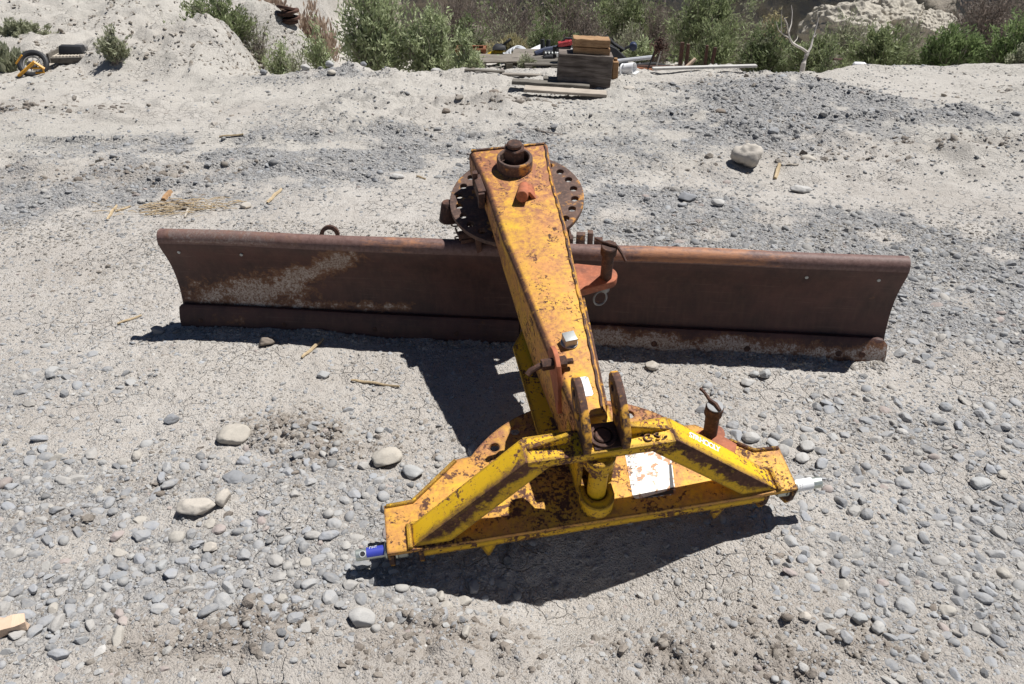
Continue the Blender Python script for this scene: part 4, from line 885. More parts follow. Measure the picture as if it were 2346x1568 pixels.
# scatter: every stone has its own place on the ground; the largest become objects of their own, the rest one heap of gravel
def rand_band(y0, y1, n, rmin, rmax, pw_, base):
    half = 0.80 * y1 + 0.65
    x = rng.uniform(-half, half, n); y = rng.uniform(y0, y1, n); keep = np.abs(x) < 0.80 * y + 0.65; x, y = x[keep], y[keep]
    g = gravel_mask(x, y) * np.where((x < -2.3) & (y > 7.5), 0.15, 1.0); k = rng.uniform(0, 1, len(x)) < base + (1 - base) * g ** 1.3; x, y, g = x[k], y[k], g[k]
    u = rng.uniform(0, 1, len(x)); r = (rmin ** -pw_ + u * (rmax ** -pw_ - rmin ** -pw_)) ** (-1 / pw_)
    r = np.where(g < 0.3, np.minimum(r, rmin + (rmax - rmin) * 0.38), r)
    return x, y, r
bands = [rand_band(0.95, 2.1, 120000, 0.0023, 0.0225, 1.80, 0.13), rand_band(2.1, 3.4, 120000, 0.0031, 0.0215, 2.0, 0.10), rand_band(3.4, 5.2, 120000, 0.0052, 0.025, 2.8, 0.06), rand_band(5.2, 8.3, 130000, 0.0078, 0.032, 3.4, 0.03)]
sx_ = np.concatenate([b[0] for b in bands]); sy_ = np.concatenate([b[1] for b in bands]); sr_ = np.concatenate([b[2] for b in bands])
order = np.argsort(-sr_); sx_, sy_, sr_ = sx_[order], sy_[order], sr_[order]
cell = 0.05; occ = {}
def add_occ(x, y, r): occ.setdefault((int(math.floor(x / cell)), int(math.floor(y / cell))), []).append((x, y, r))
for p in placed:
    x, y, r = p
    for i in range(-2, 3):
        for j in range(-2, 3): occ.setdefault((int(math.floor(x / cell)) + i, int(math.floor(y / cell)) + j), []).append((x, y, r))
keep = np.zeros(len(sx_), bool)
bx, by = 0.9947, -0.1024
for i in range(len(sx_)):
    x, y, r = float(sx_[i]), float(sy_[i]), float(sr_[i])
    t_ = (x + 1.308) * bx + (y - 2.687) * by; n_ = -(x + 1.308) * -by * -1 if False else (x + 1.308) * -0.1024 + (y - 2.687) * -0.9947
    if -0.03 < t_ < 2.72 and -0.10 < n_ < r * 0.8 + 0.004: continue
    ci, cj = int(math.floor(x / cell)), int(math.floor(y / cell)); ok = True
    for a in (-1, 0, 1):
        for b in (-1, 0, 1):
            for (xx, yy, rr) in occ.get((ci + a, cj + b), ()):
                if (x - xx) ** 2 + (y - yy) ** 2 < (0.78 * (r + rr)) ** 2: ok = False; break
            if not ok: break
        if not ok: break
    if ok: keep[i] = True; add_occ(x, y, r)
sx_, sy_, sr_ = sx_[keep], sy_[keep], sr_[keep]
sz_ = height(sx_, sy_)
dep = sy_ * _cp + (CH - sz_) * _sp; pr = sr_ / dep
inx = np.abs(sx_ / dep) < 0.645; upv = (sy_ * _sp - (CH - sz_) * _cp) / dep; iny = (upv > -0.43) & (upv < 0.42)
score = np.where(inx & iny, pr, 0); rank = np.argsort(-score)
NBIG = 240; single = rank[:NBIG]; rest = np.setdiff1d(np.arange(len(sx_)), single)
for k in single:
    me = SM[int(rng.integers(0, 14))]
    if len(me.materials) == 0: me.materials.append(M['stone'])
    o = bpy.data.objects.new('stone', me); COL.objects.link(o); r = float(sr_[k]) * 1.05
    o.location = (sx_[k], sy_[k], sz_[k] + r * rng.uniform(-0.22, 0.15)); o.scale = (r * rng.uniform(0.95, 1.3), r * rng.uniform(0.9, 1.15), r * rng.uniform(0.8, 1.25)); o.rotation_euler = (rng.uniform(-0.35, 0.35), rng.uniform(-0.35, 0.35), rng.uniform(0, 6.28))
    tag(o, 'plain grey brown cobble lying loose among the finer gravel', 'stone', 'loose cobbles in the gravel')
# the gravel heap as one mesh
def ico(sub):
    bm = bmesh.new(); bmesh.ops.create_icosphere(bm, subdivisions=sub, radius=1.0); v = np.array([tuple(x.co) for x in bm.verts]); f = np.array([[q.index for q in p.verts] for p in bm.faces]); bm.free(); return v, f
def batch(idx, sub, jit, angular=0.66, pal_=None, flat=0.5):
    v, f = ico(sub); n = len(idx); r = sr_[idx][:, None]
    ax = np.stack([rng.uniform(0.85, 1.35, n), rng.uniform(0.7, 1.1, n), rng.uniform(0.4, 0.85, n)], -1) * r
    P = np.repeat(v[None], n, 0) * (1 + jit * rng.standard_normal((n, len(v), 1)))
    ang_ = rng.uniform(0, 1, (n, 1)) < angular
    for _ in range(6):
        q = rng.standard_normal((n, 3)); q /= np.linalg.norm(q, axis=1, keepdims=True); k = np.einsum('nvi,ni->nv', P, q) - rng.uniform(0.45, 0.80, (n, 1))
        P = P - (np.clip(k, 0, None) * np.where(ang_, 0.97, 0.45))[..., None] * q[:, None, :]
    P = P * ax[:, None, :] * 1.22
    tx, ty, a = rng.uniform(-0.5, 0.5, n), rng.uniform(-0.5, 0.5, n), rng.uniform(0, 6.283, n)
    c, s = np.cos(tx)[:, None], np.sin(tx)[:, None]; y, z = P[..., 1] * c - P[..., 2] * s, P[..., 1] * s + P[..., 2] * c; x = P[..., 0]
    c, s = np.cos(ty)[:, None], np.sin(ty)[:, None]; x, z = x * c + z * s, -x * s + z * c
    c, s = np.cos(a)[:, None], np.sin(a)[:, None]; x, y = x * c - y * s, x * s + y * c
    lift = sr_[idx] * rng.uniform(-0.60, 0.15, n)
    co = np.stack([x + sx_[idx][:, None], y + sy_[idx][:, None], z + (sz_[idx] + lift)[:, None]], -1)
    pal = np.array([(0.36, 0.365, 0.375), (0.42, 0.42, 0.415), (0.31, 0.315, 0.325), (0.45, 0.435, 0.41), (0.47, 0.44, 0.40), (0.38, 0.395, 0.415), (0.20, 0.205, 0.215), (0.42, 0.35, 0.32), (0.58, 0.56, 0.53)])
    if pal_ is not None: pal = np.array(pal_)
    col = pal[rng.choice(len(pal), n, p=[.24, .19, .17, .12, .07, .13, .05, .02, .01] if pal_ is None else None)] * rng.uniform(0.80, 1.15, (n, 1)) * np.where(sy_[idx] > 3.2, 0.66, 0.80)[:, None]
    col = np.repeat(col[:, None, :], len(v), 1)
    fa = f[None] + (np.arange(n) * len(v))[:, None, None]
    sm = np.repeat((rng.uniform(0, 1, n) > flat) & ~ang_[:, 0], len(f))
    return co.reshape(-1, 3), fa.reshape(-1, 3), col.reshape(-1, 3), sm
prr = pr[rest]; hi = rest[prr > 0.0045]; lo = rest[prr <= 0.0045]
A = batch(hi, 2, 0.02); Bt = batch(lo, 1, 0.09)
co = np.concatenate([A[0], Bt[0]]).astype(np.float32); fa = np.concatenate([A[1], Bt[1] + len(A[0])]).astype(np.int32); colr = np.concatenate([A[2], Bt[2]]); sm = np.concatenate([A[3], Bt[3]])
me = bpy.data.meshes.new('gravel'); me.vertices.add(len(co)); me.vertices.foreach_set('co', co.ravel()); me.loops.add(fa.size); me.loops.foreach_set('vertex_index', fa.ravel())
me.polygons.add(len(fa)); me.polygons.foreach_set('loop_start', np.arange(0, fa.size, 3, dtype=np.int32)); me.polygons.foreach_set('loop_total', np.full(len(fa), 3, np.int32)); me.polygons.foreach_set('use_smooth', sm); me.update(calc_edges=True)
ca = me.attributes.new('col', 'FLOAT_COLOR', 'POINT'); ca.data.foreach_set('color', np.concatenate([colr, np.ones((len(colr), 1))], 1).astype(np.float32).ravel())
tag(link('gravel', me, M['stones']), 'loose grey river gravel strewn over the dry clay', 'gravel', kind='stuff')
nc = 120000; x = rng.uniform(-5.2, 5.0, nc); y = np.concatenate([rng.uniform(0.92, 2.2, nc // 2), rng.uniform(1.6, 7.0, nc - nc // 2)]); cmk = clod_mask(x, y); k = rng.uniform(0, 1, nc) < cmk * 1.3
k &= np.abs(x) < 0.78 * y + 0.5
sx_, sy_ = x[k], y[k]; u = rng.uniform(0, 1, len(sx_)); sr_ = np.minimum(0.0032 * np.maximum(1, sy_ / 2.2) / (1 - 0.93 * u) ** 0.60, 0.013 + 0.003 * sy_); sz_ = height(sx_, sy_)
nk = 150000; xk = rng.uniform(-3.2, 3.2, nk); yk = 0.92 + 2.9 * rng.uniform(0, 1, nk) ** 1.25; kk = (np.abs(xk) < 0.72 * yk + 0.4) & (rng.uniform(0, 1, nk) < 0.35 + 0.65 * sst(-0.2, 0.4, fbm(xk, yk, 2.6, 3, 97)))
xk, yk = xk[kk], yk[kk]; rk = 0.0016 * np.maximum(0.9, yk / 1.9) / (1 - 0.95 * rng.uniform(0, 1, len(xk))) ** 0.42
nb = 2600; tb_ = rng.uniform(-0.03, 2.70, nb); nb_ = rng.normal(0.022, 0.016, nb); xb = -1.308 + 0.9947 * tb_ - 0.1024 * nb_; yb = 2.687 - 0.1024 * tb_ - 0.9947 * nb_; rb = 0.0035 / (1 - 0.92 * rng.uniform(0, 1, nb)) ** 0.5
n1_ = len(sx_); sx_ = np.concatenate([sx_, xk, xb]); sy_ = np.concatenate([sy_, yk, yb]); sr_ = np.concatenate([sr_, rk, rb]); sz_ = height(sx_, sy_)
Ck = batch(np.arange(n1_, len(sx_)), 1, 0.18, 0.6, [(0.40, 0.365, 0.32), (0.45, 0.415, 0.365), (0.33, 0.30, 0.265), (0.48, 0.445, 0.395), (0.28, 0.28, 0.28)], 0.5)
Cc = batch(np.arange(n1_), 1, 0.16, 0.6, [(0.215, 0.18, 0.15), (0.26, 0.22, 0.185), (0.30, 0.26, 0.22), (0.36, 0.32, 0.275)], 0.3)
nv_ = len(Cc[0]); Cc = (np.concatenate([Cc[0], Ck[0]]), np.concatenate([Cc[1], Ck[1] + nv_]), np.concatenate([Cc[2], Ck[2]]), np.concatenate([Cc[3], Ck[3]]))
m2 = bpy.data.meshes.new('soil_clods'); m2.vertices.add(len(Cc[0])); m2.vertices.foreach_set('co', Cc[0].astype(np.float32).ravel()); f2 = Cc[1].astype(np.int32); m2.loops.add(f2.size); m2.loops.foreach_set('vertex_index', f2.ravel())
m2.polygons.add(len(f2)); m2.polygons.foreach_set('loop_start', np.arange(0, f2.size, 3, dtype=np.int32)); m2.polygons.foreach_set('loop_total', np.full(len(f2), 3, np.int32)); m2.polygons.foreach_set('use_smooth', Cc[3]); m2.update(calc_edges=True)
m2.attributes.new('col', 'FLOAT_COLOR', 'POINT').data.foreach_set('color', np.concatenate([Cc[2], np.ones((len(Cc[2]), 1))], 1).astype(np.float32).ravel())
tag(link('soil_clods', m2, M['clods']), 'crumbly soil lumps and crumbs, darker where the ground is turned up', 'soil', kind='stuff')
nc = 26000; x = rng.uniform(-7.5, 6.5, nc); y = rng.uniform(4.6, 11.5, nc); lf = sst(-2.2, -2.8, x) * sst(7.3, 7.9, y); rdg = sst(0.25, 0.7, fbm(x, y, 0.8, 3, 61)) * 0.30
pr_ = np.clip(lf * (0.16 + 0.9 * sst(0.0, 0.5, fbm(x, y, 0.9, 3, 66))) + 2.2 * lf * blob(x, y, -2.95, 8.15, 0.38, 0.45) + 0.5 * lf * blob(x, y, -3.2, 8.35, 0.2, 0.25) + rdg, 0, 1)
k = (rng.uniform(0, 1, nc) < pr_) & ((x < -2.0) | (y < edge_y(x)))
sx_, sy_ = x[k], y[k]; u = rng.uniform(0, 1, len(sx_)); sr_ = 0.0095 / (1 - 0.93 * u) ** 0.48; sz_ = height(sx_, sy_)
Cc = batch(np.arange(len(sx_)), 1, 0.16, 0.7, [(0.48, 0.43, 0.37), (0.54, 0.49, 0.43), (0.34, 0.295, 0.245), (0.42, 0.37, 0.31)], 0.6)
m2 = bpy.data.meshes.new('clay_lumps'); m2.vertices.add(len(Cc[0])); m2.vertices.foreach_set('co', Cc[0].astype(np.float32).ravel()); f2 = Cc[1].astype(np.int32); m2.loops.add(f2.size); m2.loops.foreach_set('vertex_index', f2.ravel())
m2.polygons.add(len(f2)); m2.polygons.foreach_set('loop_start', np.arange(0, f2.size, 3, dtype=np.int32)); m2.polygons.foreach_set('loop_total', np.full(len(f2), 3, np.int32)); m2.polygons.foreach_set('use_smooth', Cc[3]); m2.update(calc_edges=True)
m2.attributes.new('col', 'FLOAT_COLOR', 'POINT').data.foreach_set('color', np.concatenate([Cc[2], np.ones((len(Cc[2]), 1))], 1).astype(np.float32).ravel())
tag(link('clay_lumps', m2, M['clods']), 'pale crumbled clay lumps on the eroded mound, slopes and low ridges', 'clay', kind='stuff')
print('stones', len(sx_), 'faces', len(fa))

# ------------------------------------------------------------------ sticks, straw and the split timber on the ground
def stick(pts, rad, mat, label, cat='stick', lift=0.006, name='stick', flat=1.0, group=None):
    P = []
    for px, py in pts:
        p = on_ground(px, py); p = on_ground(px, py, hz(p.x, p.y)); P.append(Vector((p.x, p.y, hz(p.x, p.y) + lift)))
    path = []
    for a, b in zip(P, P[1:]):
        for k in range(4): path.append(a.lerp(b, k / 4))
    path.append(P[-1]); n = len(path)
    c = P[0].copy(); path = [p - c + Vector((0, 0, 0.002 * math.sin(i * 1.7))) for i, p in enumerate(path)]
    mb = MB(); mb.tube(path, [rad * (0.75 + 0.35 * math.sin(math.pi * (i + 0.6) / (n + 0.2))) for i in range(n)], 6)
    return tag(link(name, mb.mesh(name, jit=rad * 0.12), M[mat], mw=Matrix.Translation(c)), label, cat, group)
stick([(805, 876), (845, 880), (915, 889)], 0.0042, 'straw', 'thin straw coloured stick lying on clay left of the boom shadow')
stick([(692, 822), (718, 800), (741, 778)], 0.0060, 'straw', 'pale split stick sloping down from the left cutting edge')
stick([(246, 507), (256, 490), (268, 473)], 0.0070, 'straw', 'short upright looking pale stick at the left end of the dry straw')
stick([(266, 487), (300, 476)], 0.0050, 'straw', 'short thin stick beside the pale stick left of the dry straw')
stick([(424, 500), (432, 480), (400, 476), (375, 472)], 0.0070, 'wood_light', 'crooked white twig in front of the dry straw')
stick([(613, 468), (628, 452), (645, 437)], 0.0085, 'straw', 'pale splinter right of the dry straw')
stick([(350, 480), (395, 463), (425, 473), (470, 448)], 0.0065, 'twig', 'forked grey branch across the dry straw')
stick([(375, 462), (390, 440)], 0.016, 'wood_tan', 'torn yellow wood splinter standing in the dry straw')
stick([(270, 745), (325, 725)], 0.0045, 'straw', 'thin grass stalk left of the moldboard end')
stick([(1800, 388), (1830, 375)], 0.0060, 'wood_light', 'small white splinter right of the large pale boulder')
stick([(1775, 412), (1783, 390)], 0.013, 'straw', 'dry leaf like splinter leaning by the large pale boulder')
stick([(505, 325), (560, 322)], 0.0060, 'straw', 'dry stalk on the dark gravel band behind the left half of the moldboard')
stick([(1140, 306), (1200, 300), (1290, 312)], 0.0040, 'twig', 'thin curved wire like twig behind the boom head')
stick([(955, 405), (975, 412)], 0.0055, 'straw', 'small straw splinter left of the turntable disc')
mb = MB()
for k in range(150):
    px = random.gauss(415, 75); py = random.gauss(478, 8) - (px - 415) * 0.03; p = on_ground(px, py); a = random.gauss(0.1, 0.5); l = random.uniform(0.03, 0.11); z = hz(p.x, p.y) + random.uniform(0.003, 0.022)
    q = Vector((math.cos(a) * l, math.sin(a) * l, random.uniform(-0.008, 0.012))); mb.tube([p - q / 2 + Vector((0, 0, z)), p + Vector((0, 0, z + 0.004)), p + q / 2 + Vector((0, 0, z))], random.uniform(0.0008, 0.0024), 4)
tag(link('dry_straw', mb.mesh('dry_straw'), M['straw']), 'scatter of dry straw and bark on the gravel behind the left half of the moldboard', 'straw', kind='stuff')
# split timber at the lower left
pc = on_ground(-2, 1452); zt = hz(pc.x, pc.y)
mb = MB(); n_ = 26; rings = []
for i in range(n_ + 1):
    t_ = i / n_; x_ = -0.22 + 0.285 * t_; e = 0.5 - 0.06 * t_
    j = [mn.noise(Vector((x_ * 30, k * 3.1, 1.5))) * 0.008 for k in range(6)]
    rings.append([Vector((x_, -0.045 + j[0] + 0.03 * t_, 0)), Vector((x_ + 0.004, 0.052 + j[1] - 0.055 * t_ ** 3, 0)), Vector((x_, 0.055 + j[2] - 0.06 * t_ ** 3, 0.030 - 0.012 * t_)), Vector((x_ - 0.004, 0.01 + j[3], 0.038 + j[4] - 0.010 * t_)), Vector((x_, -0.048 + j[5] + 0.03 * t_, 0.030 - 0.008 * t_))])
mb.loft(rings); me = mb.mesh('split_timber', ang=25)
tag(link('split_timber', me, M['wood_pink'], mw=Matrix.Translation((pc.x, pc.y, zt + 0.004)) @ Matrix.Rotation(0.35, 4, 'Z')), 'splintered end of a pale reddish timber at the lower left corner', 'timber')

# ------------------------------------------------------------------ shrubs, grass and the dead tree behind the plateau
def quads_mesh(name, C, U, V):
    n = len(C); co = np.stack([C - U - V * 0.15, C - V, C + U, C + V], 1).reshape(-1, 3).astype(np.float32)
    me = bpy.data.meshes.new(name); me.vertices.add(4 * n); me.vertices.foreach_set('co', co.ravel()); me.loops.add(4 * n); me.loops.foreach_set('vertex_index', np.arange(4 * n, dtype=np.int32))
    me.polygons.add(n); me.polygons.foreach_set('loop_start', np.arange(0, 4 * n, 4, dtype=np.int32)); me.polygons.foreach_set('loop_total', np.full(n, 4, np.int32)); me.update(calc_edges=True); return me
def shrub(name, label, cat, px0, px1, pyt, Yd, leaf, nleaf, lsize, nstem=60, stemmat='twig', twigs=0, droop=0.25, group='shrubs along the gully', pyb=None, depth=0.7, srad=0.006, narrow=0.35, spread=1.0):
    c0 = at((px0 + px1) / 2, 160, Yd); x_ = c0.x; z0 = hz(x_, Yd) - 0.05
    if pyb is not None: z0 = min(z0, at(px0, pyb, Yd).z)
    top = at(px0, pyt, Yd).z; h = max(0.25, top - z0); wd = (px1 - px0) / F_PX * (c0 - Vector((0, 0, CH))).dot(Vector((0, _cp, -_sp))) / 2
    root = empty(name, (x_, Yd, z0), label, cat, group)
    rs = np.random.default_rng(abs(hash((px0, px1, pyt))) % 2 ** 31)
    stems = MB(); LC = []; LD = []
    tips = []
    for k in range(nstem):
        a = rs.uniform(0, 2 * math.pi); rr = math.sqrt(rs.uniform(0, 1)); hh = h * (1 - 0.42 * rr ** 2) * rs.uniform(0.60, 1.16)
        lump = 0.80 + 0.30 * math.sin(a * 3 + px0) * math.sin(a * 2 + 1.3)
        end = np.array([math.cos(a) * rr * wd * lump * spread, math.sin(a) * rr * wd * depth * lump, hh]); b0 = np.array([rs.normal(0, wd * 0.10), rs.normal(0, wd * 0.08), 0])
        ctrl = b0 * 0.5 + end * np.array([narrow, narrow, 0.62])
        t = np.linspace(0, 1, 9)[:, None]; path = (1 - t) ** 2 * b0 + 2 * t * (1 - t) * ctrl + t ** 2 * end
        path[1:-1] += rs.normal(0, 0.012 * h, (7, 3)); tips.append(path)
        r0 = srad * rs.uniform(0.6, 1.4)
        stems.tube([tuple(p) for p in path], [r0 * (1 - 0.75 * i / 8) for i in range(9)], 4, False)
    for k in range(twigs):
        p = tips[int(rs.integers(0, nstem))]; i = int(rs.integers(3, 9)); b = p[i]; d = (p[i] - p[i - 1]); d /= np.linalg.norm(d) + 1e-6
        d = d + rs.normal(0, 0.42, 3) + np.array([0, 0, 0.25]); d /= np.linalg.norm(d); l = h * rs.uniform(0.08, 0.26)
        stems.tube([tuple(b), tuple(b + d * l * 0.5 + rs.normal(0, 0.01 * h, 3)), tuple(b + d * l)], [srad * 0.42, srad * 0.3, srad * 0.16], 3, False)
    link('stems', stems.mesh('stems', ang=60), M[stemmat], root, WORLD[root.name])
    if nleaf:
        per = max(1, nleaf // (nstem * 6)); allp = np.array(tips)          # (n, 9, 3)
        # leaf sprays: clusters hang off the outer two thirds of every stem
        ns = nstem * 6; si = rs.integers(0, nstem, ns); ti = np.clip(rs.beta(2.2, 1.1, ns) * 8, 2, 7.99); i0 = ti.astype(int); f = (ti - i0)[:, None]
        base = allp[si, i0] * (1 - f) + allp[si, i0 + 1] * f
        dirv = allp[si, i0 + 1] - allp[si, i0]; dirv /= np.linalg.norm(dirv, axis=1, keepdims=True) + 1e-9
        dirv = dirv + rs.normal(0, 0.55, (ns, 3)); dirv /= np.linalg.norm(dirv, axis=1, keepdims=True)
        sl = h * rs.uniform(0.05, 0.17, ns)
        u = rs.uniform(0, 1, (ns, per)); P = base[:, None] + dirv[:, None] * (u * sl[:, None])[..., None] + rs.normal(0, 0.012 * h + lsize * 0.6, (ns, per, 3))
        P[..., 2] = np.maximum(P[..., 2], 0.04 * h); P = P.reshape(-1, 3); n = len(P)
        D = np.repeat(dirv, per, 0) + rs.normal(0, 0.5, (n, 3)) + np.array([0, 0, droop]); D /= np.linalg.norm(D, axis=1, keepdims=True)
        W = np.cross(D, rs.normal(0, 1, (n, 3))); W /= np.linalg.norm(W, axis=1, keepdims=True) + 1e-9
        s = lsize * rs.uniform(0.6, 1.5, (n, 1))
        link('foliage', quads_mesh('foliage', P, D * s, W * s * 0.30), M[leaf], root, WORLD[root.name])
    return root
G = 'shrubs along the gully'
shrub('shrub', 'low grey green shrub on the slope at the far left edge', 'shrub', -30, 165, 52, 9.6, 'leaf_grey', 5200, 0.022, 70, group=G, pyb=108, depth=0.5)
shrub('shrub', 'sparse grey green bush in front of the clay mound', 'shrub', 225, 322, 70, 7.75, 'leaf_grey', 1500, 0.022, 34, twigs=60, group=G)
shrub('shrub', 'wide green bush with dead twigs behind the right flank of the clay mound', 'shrub', 400, 640, 4, 9.4, 'leaf_green', 14000, 0.024, 150, twigs=380, group=G)
shrub('shrub', 'grey dead bush right of the wide green one behind the mound', 'shrub', 545, 645, 45, 9.4, 'leaf_grey', 900, 0.022, 60, twigs=240, group=G)
shrub('shrub', 'small yellow green bush below the stack of rusty discs', 'shrub', 596, 690, 96, 8.8, 'leaf_willow', 1900, 0.022, 36, group=G)
shrub('shrub', 'round pale green bush right of the stack of rusty discs', 'shrub', 684, 785, 70, 9.3, 'leaf_willow', 3200, 0.024, 46, group=G)
shrub('willow_shrub', 'tall pale willow shrub behind the gravel heap', 'shrub', 755, 965, -45, 9.1, 'leaf_willow', 13000, 0.028, 120, twigs=120, group=G, srad=0.008)
shrub('willow_shrub', 'lower pale willow shrub leaning right beside the tall one', 'shrub', 915, 1070, 30, 9.0, 'leaf_willow', 7500, 0.026, 80, twigs=90, group=G, srad=0.007)
shrub('willow_shrub', 'young pale willow between the tall willow and the rusty frame', 'shrub', 1030, 1110, 88, 8.7, 'leaf_willow', 2200, 0.022, 40, group=G)
shrub('shrub', 'dark green shrub behind the rusty frame', 'shrub', 1020, 1130, 48, 13.0, 'leaf_dark', 3600, 0.032, 60, twigs=80, group=G)
shrub('shrub', 'dull green shrub behind the scrap heap', 'shrub', 1170, 1330, 48, 13.4, 'leaf_dark', 4200, 0.032, 70, twigs=120, group=G)
shrub('brush', 'olive grass tuft behind the yellow scrap', 'dry grass', 1110, 1230, 88, 12.4, 'leaf_olive', 3400, 0.035, 60, group='dry grass clumps', droop=1.2)
shrub('brush', 'tall brown leafless brush right of the tall willow', 'dry brush', 955, 1130, -40, 15.8, 'leaf_brown', 2200, 0.03, 150, twigs=700, group='leafless brush', spread=1.1, srad=0.008)
shrub('brush', 'tall grey leafless brush behind the scrap heap', 'dry brush', 1080, 1260, -40, 15.2, 'leaf_brown', 1500, 0.03, 170, twigs=800, group='leafless brush', srad=0.008)
shrub('brush', 'grey brown leafless brush behind the timber block', 'dry brush', 1230, 1380, -30, 15.6, 'leaf_brown', 2600, 0.03, 150, twigs=650, group='leafless brush', srad=0.008)
shrub('shrub', 'tall green tamarisk above the dull green shrub', 'shrub', 1200, 1350, -50, 17.0, 'leaf_green', 6500, 0.036, 100, twigs=120, group=G)
shrub('shrub', 'broad green tamarisk behind the timber block', 'shrub', 1330, 1530, -45, 15.6, 'leaf_green', 9000, 0.036, 120, twigs=150, group=G)
shrub('shrub', 'grey twiggy bush right of the dark machine', 'shrub', 1400, 1480, 50, 12.6, 'leaf_grey', 1200, 0.026, 60, twigs=260, group=G)
shrub('shrub', 'small yellow green bush left of the rusty tangle', 'shrub', 1425, 1510, 88, 11.6, 'leaf_willow', 2600, 0.028, 46, twigs=40, group=G)
shrub('shrub', 'largest green tamarisk, left of the shaded cliff', 'shrub', 1490, 1715, -30, 13.4, 'leaf_green', 12500, 0.032, 150, twigs=240, group=G)
shrub('shrub', 'mid green bush behind the rusty posts', 'shrub', 1560, 1700, 62, 11.8, 'leaf_green', 5200, 0.028, 80, twigs=120, group=G)
shrub('shrub', 'dull green bush behind the white jug', 'shrub', 1660, 1830, 66, 11.2, 'leaf_dark', 6500, 0.028, 90, twigs=160, group=G)
shrub('brush', 'olive dry bush in front of the shaded cliff', 'dry brush', 1715, 1790, 22, 15.5, 'leaf_olive', 1800, 0.035, 60, twigs=150, group='leafless brush')
shrub('shrub', 'fresh green bush behind the dead tree', 'shrub', 1790, 1950, 78, 10.8, 'leaf_green', 6500, 0.026, 90, twigs=110, group=G)
shrub('shrub', 'grey green bush under the clay boulders', 'shrub', 1850, 1990, 40, 13.4, 'leaf_grey', 3800, 0.028, 80, twigs=140, group=G)
shrub('shrub', 'broad green bush right of the dead tree', 'shrub', 1920, 2120, 62, 11.2, 'leaf_green', 9000, 0.028, 110, twigs=150, group=G)
shrub('shrub', 'bright green bush near the right edge', 'shrub', 2080, 2250, 60, 10.6, 'leaf_bright', 8500, 0.028, 100, twigs=60, group=G)
shrub('shrub', 'bright green bush cut by the right edge', 'shrub', 2210, 2420, 45, 10.6, 'leaf_bright', 9500, 0.028, 110, twigs=60, group=G)
shrub('shrub', 'low grey weed on the bank at the right edge', 'shrub', 2290, 2370, 105, 9.0, 'leaf_grey', 1100, 0.022, 30, group=G)
shrub('brush', 'tall brown brush in the upper right corner', 'dry brush', 2130, 2330, -40, 14.2, 'leaf_brown', 4200, 0.03, 150, twigs=600, group='leafless brush', srad=0.008)
shrub('brush', 'brown brush cut by the upper right corner', 'dry brush', 2270, 2450, -30, 13.6, 'leaf_olive', 4200, 0.03, 120, twigs=300, group='leafless brush', srad=0.008)
shrub('brush', 'reddish dry grass on the slope behind the disc stack', 'dry grass', 590, 690, 24, 12.8, 'leaf_red', 1800, 0.05, 60, group='dry grass clumps', droop=3.0, narrow=0.8, srad=0.003)
shrub('brush', 'reddish dry grass left of the tall willow', 'dry grass', 680, 775, 18, 12.6, 'leaf_red', 2000, 0.05, 60, group='dry grass clumps', droop=3.0, narrow=0.8, srad=0.003)
shrub('brush', 'dry grass tuft at the left edge near the yellow wheel rake', 'dry grass', -30, 60, 105, 8.0, 'leaf_grey', 900, 0.035, 50, group='dry grass clumps', droop=2.5, narrow=0.7, srad=0.002, stemmat='straw')
for i, (a, b, t_, y_, lf, lab) in enumerate([(640, 720, 118, 8.5, 'leaf_grey', 'low weeds at the foot of the yellow green bush'), (1180, 1235, 126, 9.6, 'leaf_grey', 'weed growing through the pallets'), (1060, 1120, 128, 8.6, 'leaf_willow', 'weeds along the plank right of the willow'), (1860, 1925, 100, 10.0, 'leaf_dark', 'dark low bush right of the dead tree')]):
    shrub('shrub', lab, 'shrub', a, b, t_, y_, lf, 1000, 0.02, 26, group=G)
for i, (a, b, t_, y_, lf, nl, tw, lab) in enumerate([(1110, 1220, 30, 14.2, 'leaf_grey', 1500, 420, 'grey sage brush behind the yellow scrap'), (1290, 1400, 20, 14.0, 'leaf_brown', 1500, 420, 'brown twiggy brush just behind the timber block'), (1640, 1760, 20, 14.6, 'leaf_grey', 2600, 380, 'grey twiggy brush right of the largest tamarisk'), (1440, 1560, -10, 14.8, 'leaf_brown', 2200, 420, 'brown twiggy brush between two green tamarisks'), (2000, 2120, 55, 12.4, 'leaf_grey', 2600, 200, 'grey sage brush behind the broad green bush'), (950, 1040, 10, 12.0, 'leaf_green', 3200, 160, 'green bush between the tall willow and the brown brush')]):
    shrub('brush', lab, 'dry brush', a, b, t_, y_, lf, nl, 0.026, 110, twigs=tw, group='leafless brush')
# far wood closing the gully, one mass
P_, D_, W_ = [], [], []
n = 26000; xx = rng.uniform(-9, 26, n); yy = rng.uniform(17.5, 20.0, n); hmax = 1.3 + 1.0 * fbm(xx, yy, 0.55, 3, 90); hmax = np.where(xx > 4.2, hmax * np.where(xx < 11.5, 0.25, 0.9), hmax)
k = (hmax > 0.1) & (xx > -0.8); xx, yy, hmax = xx[k], yy[k], hmax[k]; n = len(xx); zz = height(xx, yy) + hmax * rng.uniform(0, 1, n) ** 0.7
D_ = rng.normal(0, 1, (n, 3)) + np.array([0, 0, 0.6]); D_ /= np.linalg.norm(D_, axis=1, keepdims=True); W_ = np.cross(D_, rng.normal(0, 1, (n, 3))); W_ /= np.linalg.norm(W_, axis=1, keepdims=True)
tag(link('far_brush', quads_mesh('far_brush', np.stack([xx, yy, zz], -1), D_ * 0.07, W_ * 0.03), M['leaf_dark']), 'far brush closing the gully below the cliff', 'brush', kind='stuff')

